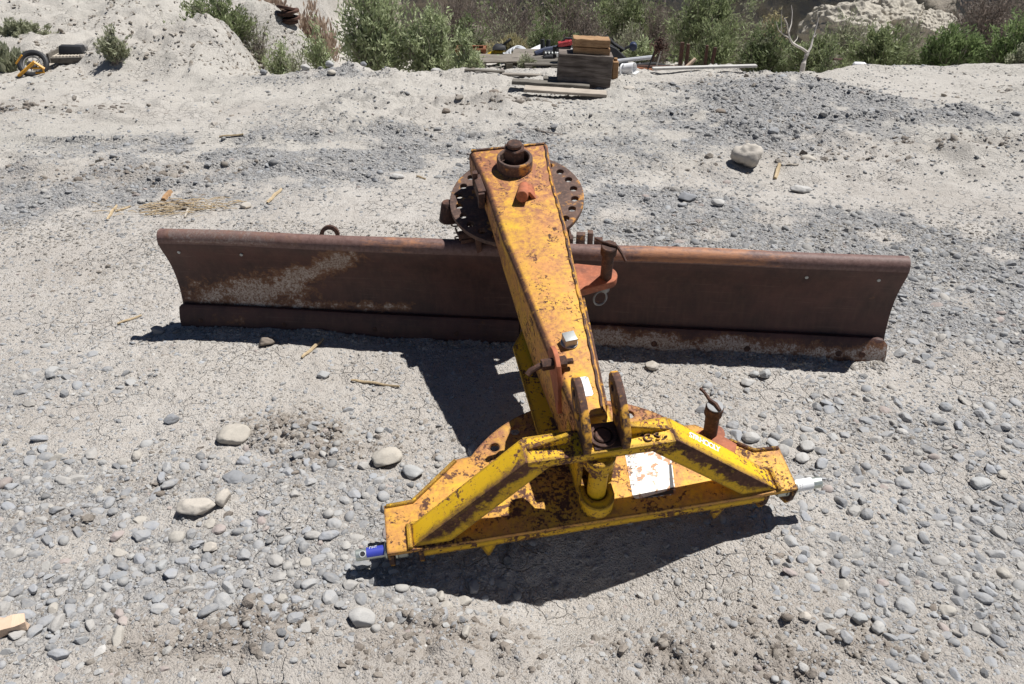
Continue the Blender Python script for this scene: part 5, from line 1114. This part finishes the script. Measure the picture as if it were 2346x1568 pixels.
# clay boulders below the cliff
M['clay_rock'] = fixed_stone('rough clay rock', (0.46, 0.42, 0.35))  # the clay's own pale colour, mottled by noise
for k, (px, py, Yd, w_, h_, lab) in enumerate(((1935, 48, 17.0, 1.5, 0.50, 'left low clay boulder below the shaded cliff'), (2050, 40, 17.6, 1.5, 0.62, 'broken clay boulder below the cliff, right of the low one'), (1985, 22, 18.6, 0.8, 0.55, 'pointed clay boulder behind two others below the cliff'), (2130, 60, 17.2, 1.0, 0.40, 'small clay boulder at the right end of the row below the cliff'))):
    me = stone_mesh(200 + k, 6, 1, 0.8, h_ / w_ * 1.6, 0.30, 0.5); p = at(px, py, Yd)
    for v in me.vertices: v.co += v.co.normalized() * (0.10 * abs(mn.noise(v.co * 5 + Vector((k, 0, 0)))) + 0.05 * mn.noise(v.co * 13))
    me.polygons.foreach_set('use_smooth', [False] * len(me.polygons)); me.materials.clear(); me.materials.append(M['clay_rock'])
    o = bpy.data.objects.new('clay_boulder', me); COL.objects.link(o); o.location = (p.x, p.y, p.z - h_ * 0.4); o.scale = (w_ * 0.62, w_ * 0.62, w_ * 0.62); o.rotation_euler = (0, 0, k * 1.3)
    tag(o, lab, 'boulder', 'clay boulders below the cliff')
# dead tree: white limbs, drawn from its picture and given depth
b = at(1838, 161, 8.3); b.z = hz(b.x, b.y) - 0.03
tree = empty('dead_tree', b, 'small bleached dead tree with forked bare limbs at the edge of the gully', 'tree')
def tp(px, py, dy): return at(px, py, 8.3 + dy)
mb = MB(); mb.tube([b, tp(1841, 145, 0.0), tp(1847, 128, 0.02), tp(1851, 120, 0.03)], [0.030, 0.024, 0.021, 0.019], 8); link('trunk', mb.mesh('trunk'), M['deadwood'], tree)
for pts, r0 in (([(1850, 121, 0.03), (1838, 112, 0.0), (1826, 106, -0.03), (1815, 99, -0.05), (1809, 88, -0.06), (1806, 74, -0.07), (1803, 55, -0.1), (1797, 42, -0.12)], 0.022), ([(1806, 76, -0.07), (1813, 55, 0.0), (1815, 30, 0.05), (1813, 12, 0.08)], 0.011), ([(1809, 88, -0.06), (1795, 80, -0.1), (1784, 70, -0.12), (1778, 50, -0.15)], 0.010), ([(1790, 76, -0.1), (1790, 45, -0.12), (1792, 12, -0.14)], 0.008), ([(1851, 121, 0.03), (1858, 108, 0.06), (1862, 90, 0.10), (1868, 70, 0.13), (1876, 40, 0.16)], 0.020), ([(1817, 100, -0.05), (1826, 90, 0.02), (1828, 82, 0.05)], 0.009), ([(1864, 86, 0.1), (1872, 78, 0.12)], 0.008)):
    n = len(pts); mb = MB(); mb.tube([tp(*p) for p in pts], [0.72 * r0 * random.uniform(0.85, 1.1) * (1 - 0.7 * i / (n - 1)) for i in range(n)], 6); link('limb', mb.mesh('limb'), M['deadwood'], tree)
b = at(1630, 100, 9.3)

# ------------------------------------------------------------------ timber and scrap at the edge of the gully
def GP(px, py):
    p = on_ground(px, py); p = on_ground(px, py, hz(p.x, p.y)); return Vector((p.x, p.y, hz(p.x, p.y)))
def px_len(n, p): return n / F_PX * (p - Vector((0, 0, CH))).dot(Vector((0, _cp, -_sp)))
def board(name, label, cat, px, py, wpx, t, d, mat, rz=0.0, ry=0.0, lift=0.0, group=None, h0=None, split=0.0):
    p = GP(px, py); L = px_len(wpx, p); mb = MB(); nseg = 10; rings = []
    for i in range(nseg + 1):
        x_ = -L / 2 + L * i / nseg; j = lambda: random.uniform(-1, 1) * split
        rings.append([Vector((x_, -d / 2 + j(), j() * 0.4)), Vector((x_, d / 2 + j(), j() * 0.4)), Vector((x_, d / 2 + j(), t + j() * 0.4)), Vector((x_, -d / 2 + j(), t + j() * 0.4))])
    mb.loft(rings)
    return tag(link(name, mb.mesh(name, 0.003, 1, 25), M[mat], mw=Matrix.Translation(p + Vector((0, d / 2, lift))) @ Matrix.Rotation(rz, 4, 'Z') @ Matrix.Rotation(ry, 4, 'Y')), label, cat, group)
board('timber_block', 'large weathered grey timber block standing at the edge of the clay', 'timber', 1337, 197, 122, 0.298, 0.22, 'wood_grey', -0.03, 0.05, -0.012, split=0.004)
tb = GP(1337, 197)
o = board('timber_offcut', 'dark tan beam offcut lying on the timber block', 'timber', 1352, 197, 82, 0.062, 0.19, 'wood_tan', -0.03, 0.05, 0.283, 'beam offcuts on the timber block', split=0.003)
o = board('timber_offcut', 'splintered lighter beam offcut on top of the dark tan one', 'timber', 1351, 197, 82, 0.062, 0.18, 'wood_tan', -0.02, 0.04, 0.349, 'beam offcuts on the timber block', split=0.007)
board('board', 'long dark weathered board under the timber block', 'board', 1262, 206, 178, 0.030, 0.12, 'wood_dark', -0.08, 0.045, 0.035, 'boards by the timber block', split=0.005)
board('board', 'short dark weathered board crossing behind the long dark one', 'board', 1310, 200, 130, 0.026, 0.11, 'wood_dark', -0.03, 0.05, 0.052, 'boards by the timber block', split=0.006)
board('board', 'bleached pale board raised in front of the timber block', 'board', 1296, 224, 190, 0.024, 0.15, 'wood_bleach', -0.08, 0.045, 0.035, 'boards by the timber block', split=0.003)
board('plank', 'long grey plank lying along the edge of the gully right of the willow', 'board', 1110, 163, 92, 0.016, 0.06, 'wood_dark', -0.12, 0.03, 0.01, 'planks along the gully edge')
board('plank', 'white plank lying between the willow and the timber block', 'board', 1215, 172, 130, 0.018, 0.06, 'wood_mid', -0.06, 0.02, 0.01, 'planks along the gully edge')
board('white_board', 'long white board along the gully edge right of the timber block', 'board', 1615, 161, 240, 0.022, 0.06, 'wood_white', 0.04, -0.018, 0.02, 'planks along the gully edge')
board('plank', 'short yellowish plank beside the bush in front of the clay mound', 'board', 262, 127, 44, 0.024, 0.08, 'straw', 0.0, 0.0, 0.02)

LIFT = {'navy_pipe': 0.13, 'engine': 0.10, 'hose_coil': 0.06, 'yellow_machine': 0.10, 'red_machine': 0.24, 'dark_machine': 0.16, 'steel_crate': 0.06, 'rusty_tangle': 0.10, 'tractor_seat': 0.05}
def scrap(name, label, cat, px, py, Yd, group=None):
    p = at(px, py, Yd); tz = hz(p.x, p.y); p.z = min(p.z, tz + 0.015 + LIFT.get(name, 0.0)) if p.z > tz else max(p.z, tz - 0.03)
    return empty(name, p, label, cat, group), p
def sp(mb, root, nm, mat, bev=0.004, label=None): return link(nm, mb.mesh(nm, bev, 1), M[mat], root, WORLD[root.name], label)
# pallets
def pallet(label, px, py, Yd, w_, d_, rz, mat):
    r_, p = scrap('pallet', label, 'pallet', px, py, Yd, 'pallets in the scrap heap'); z = hz(p.x, p.y); r_.matrix_world = Matrix.Translation((p.x, p.y, z + 0.0)) @ Matrix.Rotation(rz, 4, 'Z'); WORLD[r_.name] = r_.matrix_world.copy()
    mb = MB()
    for k in range(6): mb.box((0, -d_ / 2 + d_ * (k + 0.5) / 6, 0.125), (w_, d_ / 6 * 0.72, 0.02))
    sp(mb, r_, 'deck', mat, 0.002); mb = MB()
    for k in (-1, 0, 1): mb.box((k * (w_ / 2 - 0.05), 0, 0.057), (0.08, d_, 0.112))
    sp(mb, r_, 'runners', 'wood_dark', 0.002); return r_
pallet('grey pallet on the left of the scrap heap', 1165, 140, 10.3, 0.75, 0.5, 0.05, 'wood_mid'); pallet('pale pallet under the navy pipe in the scrap heap', 1245, 136, 10.6, 0.8, 0.5, -0.06, 'wood_mid'); pallet('low pallet nearest the timber block', 1270, 150, 9.7, 0.7, 0.5, -0.05, 'wood_dark')
# rusty open frame box
r_, p = scrap('steel_crate', 'rusty open steel frame box left of the scrap heap', 'steel frame', 1080, 131, 11.2); mb = MB()
for sx in (-1, 1):
    for sy in (-1, 1): mb.box((sx * 0.18, sy * 0.12, 0.07), (0.03, 0.03, 0.15))
for z_ in (0.0, 0.145):
    for sy in (-1, 1): mb.box((0, sy * 0.12, z_), (0.42, 0.035, 0.035))
    for sx in (-1, 1): mb.box((sx * 0.18, 0, z_), (0.035, 0.26, 0.035))
M['rust_bright'] = rusty('bright rust steel', (0.14, 0.05, 0.02), (0.28, 0.095, 0.035), (0.36, 0.14, 0.06)); sp(mb, r_, 'frame', 'rust_bright'); mb = MB(); mb.box((0, 0.05, 0.07), (0.34, 0.02, 0.12)); sp(mb, r_, 'back_panel', 'rust')
M['yellow_plain'] = plain('yellow plastic', (0.62, 0.42, 0.03), 0.5); M['green_plain'] = plain('pale green plastic', (0.22, 0.42, 0.16), 0.5); M['red_plain'] = plain('faded red enamel', (0.35, 0.03, 0.035), 0.5); M['orange_plain'] = plain('orange yellow paint', (0.62, 0.30, 0.02), 0.5, 0, 0.2); M['tarp'] = plain('grey tarp', (0.45, 0.46, 0.48), 0.6)
# yellow machine remains
r_, p = scrap('yellow_machine', 'yellow machine remains with black hood on the left of the scrap heap', 'machine', 1135, 140, 10.6); mb = MB()
mb.tube([(-0.14, -0.05, 0.0), (-0.08, -0.03, 0.08), (0.02, 0.0, 0.12), (0.10, 0.02, 0.13)], 0.03, 8); mb.box((0.05, 0.0, 0.09), (0.10, 0.10, 0.08)); sp(mb, r_, 'housing', 'yellow_plain'); mb = MB(); mb.hexa([Vector(q) for q in ((-0.04, -0.1, 0.15), (0.14, -0.1, 0.15), (0.14, 0.1, 0.15), (-0.04, 0.1, 0.15), (0.0, -0.08, 0.20), (0.12, -0.08, 0.20), (0.12, 0.08, 0.20), (0.0, 0.08, 0.20))]); mb.tube([(0.10, 0, 0.19), (0.20, 0.02, 0.27)], 0.02, 6); sp(mb, r_, 'hood', 'black'); mb = MB(); mb.cyl((0.02, -0.13, 0.0), (0.06, -0.12, 0.09), 0.05, 0.035, 14); sp(mb, r_, 'bucket', 'green_plain')
# white hose coil
r_, p = scrap('hose_coil', 'coil of whitish hose right of the yellow machine', 'hose', 1185, 133, 10.9); mb = MB()
for k in range(4): mb.ring((0.03 * k - 0.05, 0.02 * k, 0.06 + 0.012 * k), (0.25 * k - 0.4, -0.6, 1), 0.13 - 0.012 * k, 0.016, 26, 6)
sp(mb, r_, 'coil', 'tarp', 0); mb = MB(); mb.cyl((0.0, 0.0, 0.03), (0.0, 0.0, 0.12), 0.07, 0.05, 14); sp(mb, r_, 'drum', 'wood_dark')
# navy pipes, boots
r_, p = scrap('navy_pipe', 'navy blue pipe assembly lying across the pale pallet', 'pipe', 1265, 126, 10.5); mb = MB()
mb.tube([(-0.22, -0.08, 0.02), (-0.10, -0.04, 0.06), (0.02, 0.0, 0.07), (0.22, 0.05, 0.10)], 0.04, 10); mb.tube([(0.0, -0.10, 0.02), (0.06, -0.02, 0.07), (0.10, 0.04, 0.10)], 0.035, 10); sp(mb, r_, 'pipe', 'navy', 0); mb = MB(); mb.cyl((-0.12, -0.02, 0.05), (-0.13, 0.0, 0.19), 0.035, 0.028, 10); mb.cyl((-0.06, 0.0, 0.05), (-0.05, 0.02, 0.18), 0.035, 0.028, 10); sp(mb, r_, 'upright_stub', 'black')
# engine block
r_, p = scrap('engine', 'dark grey engine part with bolts left of the timber block', 'engine', 1262, 141, 9.9); r_.location.x += 0.0
mb = MB(); mb.box((0, 0, 0.06), (0.16, 0.14, 0.12), Matrix.Rotation(0.3, 3, 'Z')); mb.cyl((-0.09, -0.08, 0.05), (0.02, -0.09, 0.06), 0.045, n=14); mb.cyl((0.05, -0.05, 0.10), (0.05, -0.04, 0.18), 0.035, n=12); sp(mb, r_, 'block', 'black'); mb = MB()
for k in range(4): mb.cyl((-0.07 + 0.04 * k, -0.10, 0.10), (-0.07 + 0.04 * k, -0.07, 0.12), 0.014, n=8)
sp(mb, r_, 'fittings', 'greysteel')
# loose panels behind
for (px, py, Yd, w_, d_, t_, rz, ry, mat, lab) in ((1222, 118, 11.6, 0.34, 0.25, 0.03, 0.3, -0.35, 'whitepaint', 'white sheet leaning at the back of the scrap heap'), (1240, 110, 11.9, 0.10, 0.30, 0.04, 0.2, 0.9, 'green_plain', 'lime green panel standing at the back of the scrap heap'), (1262, 112, 11.9, 0.40, 0.2, 0.06, -0.05, -0.06, 'wood_light', 'pale crate side at the back of the scrap heap'), (1275, 118, 11.5, 0.22, 0.05, 0.10, 0.0, 0.0, 'orange_plain', 'orange yellow panel below the pale crate side'), (1250, 143, 10.1, 0.5, 0.3, 0.03, 0.1, 0.02, 'wood_light', 'loose slats in front of the pale pallet'), (1150, 118, 12.0, 0.3, 0.2, 0.03, 0.2, 0.1, 'tarp', 'grey sheet behind the yellow machine')):
    p = at(px, py, Yd); p.z = min(max(p.z, hz(p.x, p.y) + 0.05), hz(p.x, p.y) + 0.16); mb = MB(); mb.box((0, 0, 0), (w_, d_, t_)); tag(link('panel', mb.mesh('panel', 0.004, 1), M[mat], mw=Matrix.Translation(p) @ Matrix.Rotation(rz, 4, 'Z') @ Matrix.Rotation(ry, 4, 'Y')), lab, 'panel', 'loose panels in the scrap heap')
# red tool on the heap
r_, p = scrap('red_machine', 'faded red and black machine left of the beam offcuts', 'machine', 1294, 116, 9.6); mb = MB(); mb.box((0, 0, 0.08), (0.16, 0.12, 0.05), Matrix.Rotation(-0.2, 3, 'Y')); mb.cyl((-0.08, -0.03, 0.05), (0.06, -0.05, 0.10), 0.025, n=10); sp(mb, r_, 'cowling', 'red_plain'); mb = MB(); mb.box((0, 0, 0.02), (0.17, 0.13, 0.06)); mb.tube([(-0.1, 0, 0.03), (0.0, 0.02, 0.13), (0.2, 0.05, 0.12)], 0.014, 8); sp(mb, r_, 'chassis', 'black'); mb = MB(); mb.box((-0.03, -0.07, -0.03), (0.14, 0.05, 0.05)); mb.cyl((0.05, -0.09, -0.02), (0.09, -0.08, 0.03), 0.025, n=10); sp(mb, r_, 'white_parts', 'whitepaint')
# dark machine right of the offcuts
r_, p = scrap('dark_machine', 'black machine with arm and round head right of the beam offcuts', 'machine', 1420, 124, 10.6); mb = MB(); mb.hexa([Vector(q) for q in ((-0.22, -0.12, -0.06), (0.10, -0.12, -0.06), (0.10, 0.12, -0.06), (-0.22, 0.12, -0.06), (-0.20, -0.08, 0.14), (-0.06, -0.08, 0.08), (-0.06, 0.08, 0.08), (-0.20, 0.08, 0.14))]); sp(mb, r_, 'body', 'black'); mb = MB(); mb.tube([(-0.20, 0.0, 0.22), (-0.08, 0.0, 0.12), (0.05, -0.02, 0.05)], 0.022, 8); mb.tube([(0.0, 0, 0.03), (0.10, -0.02, 0.09), (0.17, -0.02, 0.11)], 0.018, 8); sp(mb, r_, 'arm', 'black', 0); mb = MB(); mb.cyl((0.16, -0.06, 0.09), (0.17, 0.05, 0.10), 0.05, n=16, ch=0.01); sp(mb, r_, 'head', 'navy')
# white can and yellow tin by the block
r_, p = scrap('white_bucket', 'crumpled white plastic bucket lying right of the timber block', 'bucket', 1432, 167, 7.6); z = hz(p.x, p.y); r_.location.z = z; WORLD[r_.name] = Matrix.Translation((p.x, p.y, z)); mb = MB(); mb.lathe([(0.05, -0.06), (0.055, 0.06), (0.050, 0.06), (0.045, -0.06)], (0.03, 0, 0.05), (0.8, -0.5, 0.15), 20); sp(mb, r_, 'tub', 'white', 0); mb = MB(); mb.ring((-0.03, -0.03, 0.045), (0.8, -0.5, 0.1), 0.052, 0.008, 24, 6); sp(mb, r_, 'rim', 'white', 0); mb = MB(); mb.tube([(0.03, -0.06, 0.03), (0.08, -0.07, 0.015), (0.12, -0.03, 0.03)], 0.012, 6); sp(mb, r_, 'handle', 'whitepaint', 0)
r_, p = scrap('yellow_can', 'yellowish can behind the right edge of the timber block', 'can', 1408, 172, 7.2); mb = MB(); mb.box((0, 0, 0.07), (0.05, 0.10, 0.17)); mb.cyl((0, 0, 0.155), (0, 0, 0.18), 0.018, n=12); sp(mb, r_, 'can', 'wood_tan', 0.006)
# low scrap right of the block
for (px, py, Yd, pts, rad, mat, lab) in ((1460, 152, 9.6, [(-0.25, 0, 0.02), (0, 0.02, 0.05), (0.3, 0.0, 0.02)], 0.02, 'rust_bright', 'bright rusty pipe on the ground right of the white bucket'), (1480, 146, 10.0, [(-0.3, 0.0, 0.03), (0.1, 0.0, 0.06), (0.35, -0.05, 0.02)], 0.022, 'black', 'black pipe behind the bright rusty one'), (1450, 142, 10.3, [(-0.2, 0.0, 0.02), (0.25, 0.0, 0.07)], 0.025, 'tarp', 'grey pipe in the low scrap right of the timber block'), (1520, 150, 9.8, [(-0.3, 0.1, 0.02), (0.3, 0.0, 0.03)], 0.02, 'rust', 'dark rusty pipe below the rusty tangle'), (1545, 146, 10.2, [(-0.3, 0.0, 0.03), (0.4, 0.05, 0.04)], 0.018, 'tarp', 'grey pipe left of the rusty posts')):
    p = at(px, py, Yd); p.z = hz(p.x, p.y) + 0.02; mb = MB(); mb.tube(pts, rad, 8); tag(link('scrap_pipe', mb.mesh('scrap_pipe'), M[mat], mw=Matrix.Translation(p)), lab, 'pipe', 'pipes in the low scrap')
r_, p = scrap('tractor_seat', 'black seat shell standing right of the timber block', 'seat', 1418, 152, 9.2); mb = MB(); mb.hexa([Vector(q) for q in ((-0.06, 0, 0), (0.05, 0, 0), (0.05, 0.05, 0), (-0.06, 0.05, 0), (0.0, -0.02, 0.13), (0.11, -0.02, 0.15), (0.11, 0.04, 0.15), (0.0, 0.04, 0.13))]); sp(mb, r_, 'shell', 'black', 0.015)
# rusty tangle on two legs
r_, p = scrap('rusty_tangle', 'rusty chain tangle hung on two thin leaning legs', 'scrap', 1500, 160, 8.6); mb = MB()
for k in range(46):
    c = Vector((random.gauss(0.02, 0.045), random.gauss(0, 0.03), random.gauss(0.27, 0.03))); mb.ring(c, (random.gauss(0, 1), random.gauss(0, 1), random.gauss(0, 1)), random.uniform(0.012, 0.024), 0.005, 10, 5)
mb.tube([(0, 0, 0.26), (-0.02, 0, 0.18), (-0.03, 0.01, 0.12)], 0.012, 6); sp(mb, r_, 'chain', 'rust', 0)
for a, b_, mt in (((-0.10, 0, -0.05), (-0.01, 0, 0.25), 'black'), ((-0.015, -0.02, -0.05), (0.05, 0, 0.22), 'deadwood')): mb = MB(); mb.tube([a, b_], 0.008, 6); sp(mb, r_, 'leg', mt, 0)
# rusty posts and stove
PG = 'rusty posts in the gully'
for px0, py0, py1, wpx, lab in ((1557, 158, 97, 8, 'leftmost dark rusty post in the gully'), (1571, 156, 101, 7, 'rusty post close right of the leftmost dark post'), (1614, 157, 104, 6, 'upright rusty post right of the rusty stove'), (1623, 156, 109, 7, 'leaning rusty post at the right end of the group of posts')):
    p = at(px0, py0, 9.2); q = at(px0, py1, 9.2); mb = MB(); wv = wpx / F_PX * 9.0; lean = 0.05 if px0 == 1623 else 0.0
    mb.loft([[Vector((dx * wv / 2 + lean * k, dy * wv / 2, -0.25 + (q.z - p.z + 0.25) * k)) for dx, dy in ((-1, -1), (1, -1), (1, 1), (-1, 1))] for k in (0, 0.35, 0.7, 1)]); tag(link('post', mb.mesh('post', 0.004, 1), M['rust'], mw=Matrix.Translation(p)), lab, 'post', PG)
r_, p = scrap('rusty_stove', 'rusty sheet metal stove with a tilted lid between the posts', 'stove', 1594, 158, 9.2); mb = MB(); mb.box((0.02, 0, 0.05), (0.15, 0.14, 0.20)); sp(mb, r_, 'body', 'rust'); mb = MB(); mb.box((-0.01, -0.02, 0.165), (0.22, 0.2, 0.012), Matrix.Rotation(0.12, 3, 'Y')); sp(mb, r_, 'lid', 'rust_plate', 0.002); mb = MB(); mb.box((0.0, 0.06, 0.20), (0.22, 0.12, 0.01), Matrix.Rotation(0.15, 3, 'Y')); sp(mb, r_, 'top_sheet', 'rust_plate', 0.002)
board('board', 'short pink tan board leaning against the rusty stove', 'board', 1583, 158, 30, 0.02, 0.05, 'wood_pink', 0.1, -0.75, 0.05)
# white jug, black sack, black pole
r_, p = scrap('white_jug', 'white plastic jug hung upside down on a stake', 'jug', 1665, 150, 8.7); mb = MB(); mb.loft([[Vector((rr * math.cos(a), rr * 0.7 * math.sin(a), z_)) for a in np.linspace(0, 2 * math.pi, 14, endpoint=False)] for rr, z_ in ((0.012, 0.0), (0.028, 0.02), (0.034, 0.06), (0.036, 0.11), (0.026, 0.145), (0.010, 0.155))]); sp(mb, r_, 'body', 'white', 0); mb = MB(); mb.tube([(0.03, 0, 0.04), (0.05, 0, 0.07), (0.045, 0, 0.11), (0.03, 0, 0.12)], 0.007, 6); sp(mb, r_, 'handle', 'white', 0); mb = MB(); mb.tube([(0, 0.01, -0.12), (0, 0.01, 0.05)], 0.007, 6); sp(mb, r_, 'stake', 'wood_dark', 0)
r_, p = scrap('black_sack', 'slumped black plastic sack right of the white jug', 'sack', 1685, 163, 8.9); me = stone_mesh(77, 3, 0.12, 0.10, 0.11, 0.3); link('sack', me, M['black'], r_, WORLD[r_.name])
r_, p = scrap('black_pole', 'short black pole with a small white cap left of the dead tree', 'pole', 1808, 165, 8.4); mb = MB(); mb.hexa([Vector(q) for q in ((-0.09, -0.03, -0.05), (0.02, -0.03, -0.05), (0.02, 0.03, -0.05), (-0.09, 0.03, -0.05), (0.0, -0.02, 0.11), (0.04, -0.02, 0.12), (0.04, 0.02, 0.12), (0.0, 0.02, 0.11))]); mb.cyl((0.02, 0, 0.10), (0.022, 0, 0.14), 0.02, n=10); sp(mb, r_, 'pole', 'black', 0.003); mb = MB(); mb.cyl((0.035, -0.022, 0.115), (0.037, -0.030, 0.117), 0.009, n=10); sp(mb, r_, 'cap', 'white', 0)
p = at(1972, 146, 8.0); p.z = hz(p.x, p.y) + 0.03; mb = MB(); mb.loft([[Vector((x_, rr * math.cos(a), rr * math.sin(a))) for a in np.linspace(0, 2 * math.pi, 14, endpoint=False)] for rr, x_ in ((0.02, -0.11), (0.045, -0.09), (0.048, 0.0), (0.046, 0.05), (0.03, 0.075), (0.016, 0.095))]); tag(link('white_bottle', mb.mesh('white_bottle'), M['white'], mw=Matrix.Translation(p - Vector((0, 0, 0.015))) @ Matrix.Rotation(-0.3, 4, 'Z') @ Matrix.Scale(0.66, 4)), 'white plastic bottle lying on the right rim of the gully', 'bottle')
stick([(1905, 160), (1925, 148)], 0.012, 'rust', 'dark stake leaning out of the gully right of the dead tree', lift=0.1)
# stack of rusty discs
pz = at(670, 104, 10.9); z = hz(pz.x, pz.y) - 0.02; pz.z = z; print('discs', pz)
for k, (dx, tl) in enumerate(((0.0, 0.03), (0.03, -0.08), (-0.03, 0.12), (0.03, -0.10), (-0.02, 0.18))):
    mb = MB(); mb.lathe([(0.02, -0.012), (0.10, -0.020), (0.118, -0.012), (0.118, 0.014), (0.10, 0.018), (0.02, 0.012)], (0, 0, 0), n=24)
    tag(link('rusty_disc', mb.mesh('rusty_disc'), M['rust'], mw=Matrix.Translation((pz.x + dx, pz.y, max(z, pz.z - 0.02) + 0.02 + 0.043 * k)) @ Matrix.Rotation(tl, 4, 'Y') @ Matrix.Rotation(-tl, 4, 'X')), ['lowest disc of the rusty stack on the clay knoll', 'second disc from the bottom of the rusty stack', 'middle disc of the rusty stack', 'second disc from the top of the rusty stack', 'topmost tilted disc of the rusty stack'][k], 'disc', 'stack of rusty discs')
# yellow wheel rake with tyre at the left, and the slatted crate
b0 = GP(80, 166)
r_ = empty('wheel_rake', b0, 'yellow wheeled implement with a dark tyre lying on a wooden rack at the left edge', 'implement')
sc_ = px_len(1, b0)
def wp(px, py, up=0.0, dy=0.0): return Vector(((px - 80) * sc_, dy, (166 - py) * sc_ * 0.96 + up))
mb = MB(); mb.ring(wp(74, 146, 0, 0.06), (0.25, -1.0, 0.75), 27 * sc_, 6.5 * sc_, 36, 10); sp(mb, r_, 'tyre', 'black', 0)
mb = MB(); mb.ring(wp(72, 147, 0, 0.055), (0.25, -1.0, 0.75), 19 * sc_, 2.2 * sc_, 32, 8); mb.cyl(wp(72, 147, 0, 0.02), wp(72, 147, 0.0, 0.08), 9 * sc_, n=16)
for k in range(8): a = k * 0.785; mb.tube([wp(72, 147, 0, 0.05), wp(72 + 18 * math.cos(a), 147 - 14 * math.sin(a), 0, 0.05 + 0.05 * math.sin(a))], 1.0 * sc_, 5)
sp(mb, r_, 'wheel_rim', 'rim_grey', 0)
for a, b_, w_ in (((50, 166), (92, 136), 4.5), ((92, 136), (110, 152), 3.5), ((84, 150), (110, 150), 2.5), ((108, 150), (106, 161), 2.5), ((88, 161), (108, 160), 2.2), ((46, 168), (60, 160), 3.5), ((50, 140), (68, 121), 2.5)):
    mb = MB(); mb.tube([wp(*a, 0, -0.05), wp(*b_, 0, -0.04)], w_ * sc_ * 0.85, 4); sp(mb, r_, 'frame_bar', 'orange_plain', 0)
b1 = GP(118, 150); mb = MB()
for k in range(7): mb.box((-0.10 + 0.035 * k, 0.05, 0.03), (0.02, 0.22, 0.015), Matrix.Rotation(-0.3, 3, 'Z'))
mb.box((0.0, -0.07, 0.02), (0.30, 0.03, 0.03)); mb.box((0.0, 0.15, 0.02), (0.30, 0.03, 0.03)); tag(link('slat_rack', mb.mesh('slat_rack', 0.002, 1), M['wood_light'], mw=Matrix.Translation(b1) @ Matrix.Rotation(0.12, 4, 'Z')), 'pale slatted wooden rack under the yellow wheeled implement', 'rack')
b2 = GP(166, 152); sc2 = px_len(1, b2)
r_ = empty('slatted_crate', b2, 'open pallet with slats right of the yellow wheeled implement', 'pallet'); mb = MB()
rz = Matrix.Rotation(0.10, 3, 'Z')
for k in range(9): mb.box(rz @ Vector((-30 * sc2 + 7.5 * k * sc2, 0.10, 0.05)), (5 * sc2, 0.34, 0.02), rz)
sp(mb, r_, 'deck', 'wood_light', 0.002); mb = MB(); mb.box(rz @ Vector((0, -0.08, 0.025)), (70 * sc2, 0.04, 0.05), rz); mb.box(rz @ Vector((0, 0.27, 0.025)), (70 * sc2, 0.04, 0.05), rz); mb.box(rz @ Vector((-36 * sc2, 0.09, 0.05)), (5 * sc2, 0.42, 0.09), rz); sp(mb, r_, 'rails', 'wood_dark', 0.002)
mb = MB(); mb.hexa([rz @ Vector(q) for q in ((-0.10, 0.0, 0.065), (0.13, 0.0, 0.065), (0.13, 0.13, 0.065), (-0.10, 0.13, 0.065), (-0.09, 0.02, 0.14), (0.12, 0.02, 0.13), (0.12, 0.12, 0.13), (-0.09, 0.12, 0.14))]); tag(link('battery', mb.mesh('battery', 0.008, 2), M['black'], mw=Matrix.Translation(b2)), 'black box shaped motor lying on the open pallet at left', 'motor')
mb = MB(); mb.cyl((0.02, 0.20, 0.06), (0.02, 0.20, 0.11), 0.075, n=22, ch=0.008); mb.cyl((0.02, 0.20, 0.11), (0.02, 0.20, 0.125), 0.04, n=18, ch=0.004); tag(link('metal_drum', mb.mesh('metal_drum'), M['rim_grey'], mw=Matrix.Translation(b2)), 'grey metal drum behind the black motor on the open pallet', 'drum')
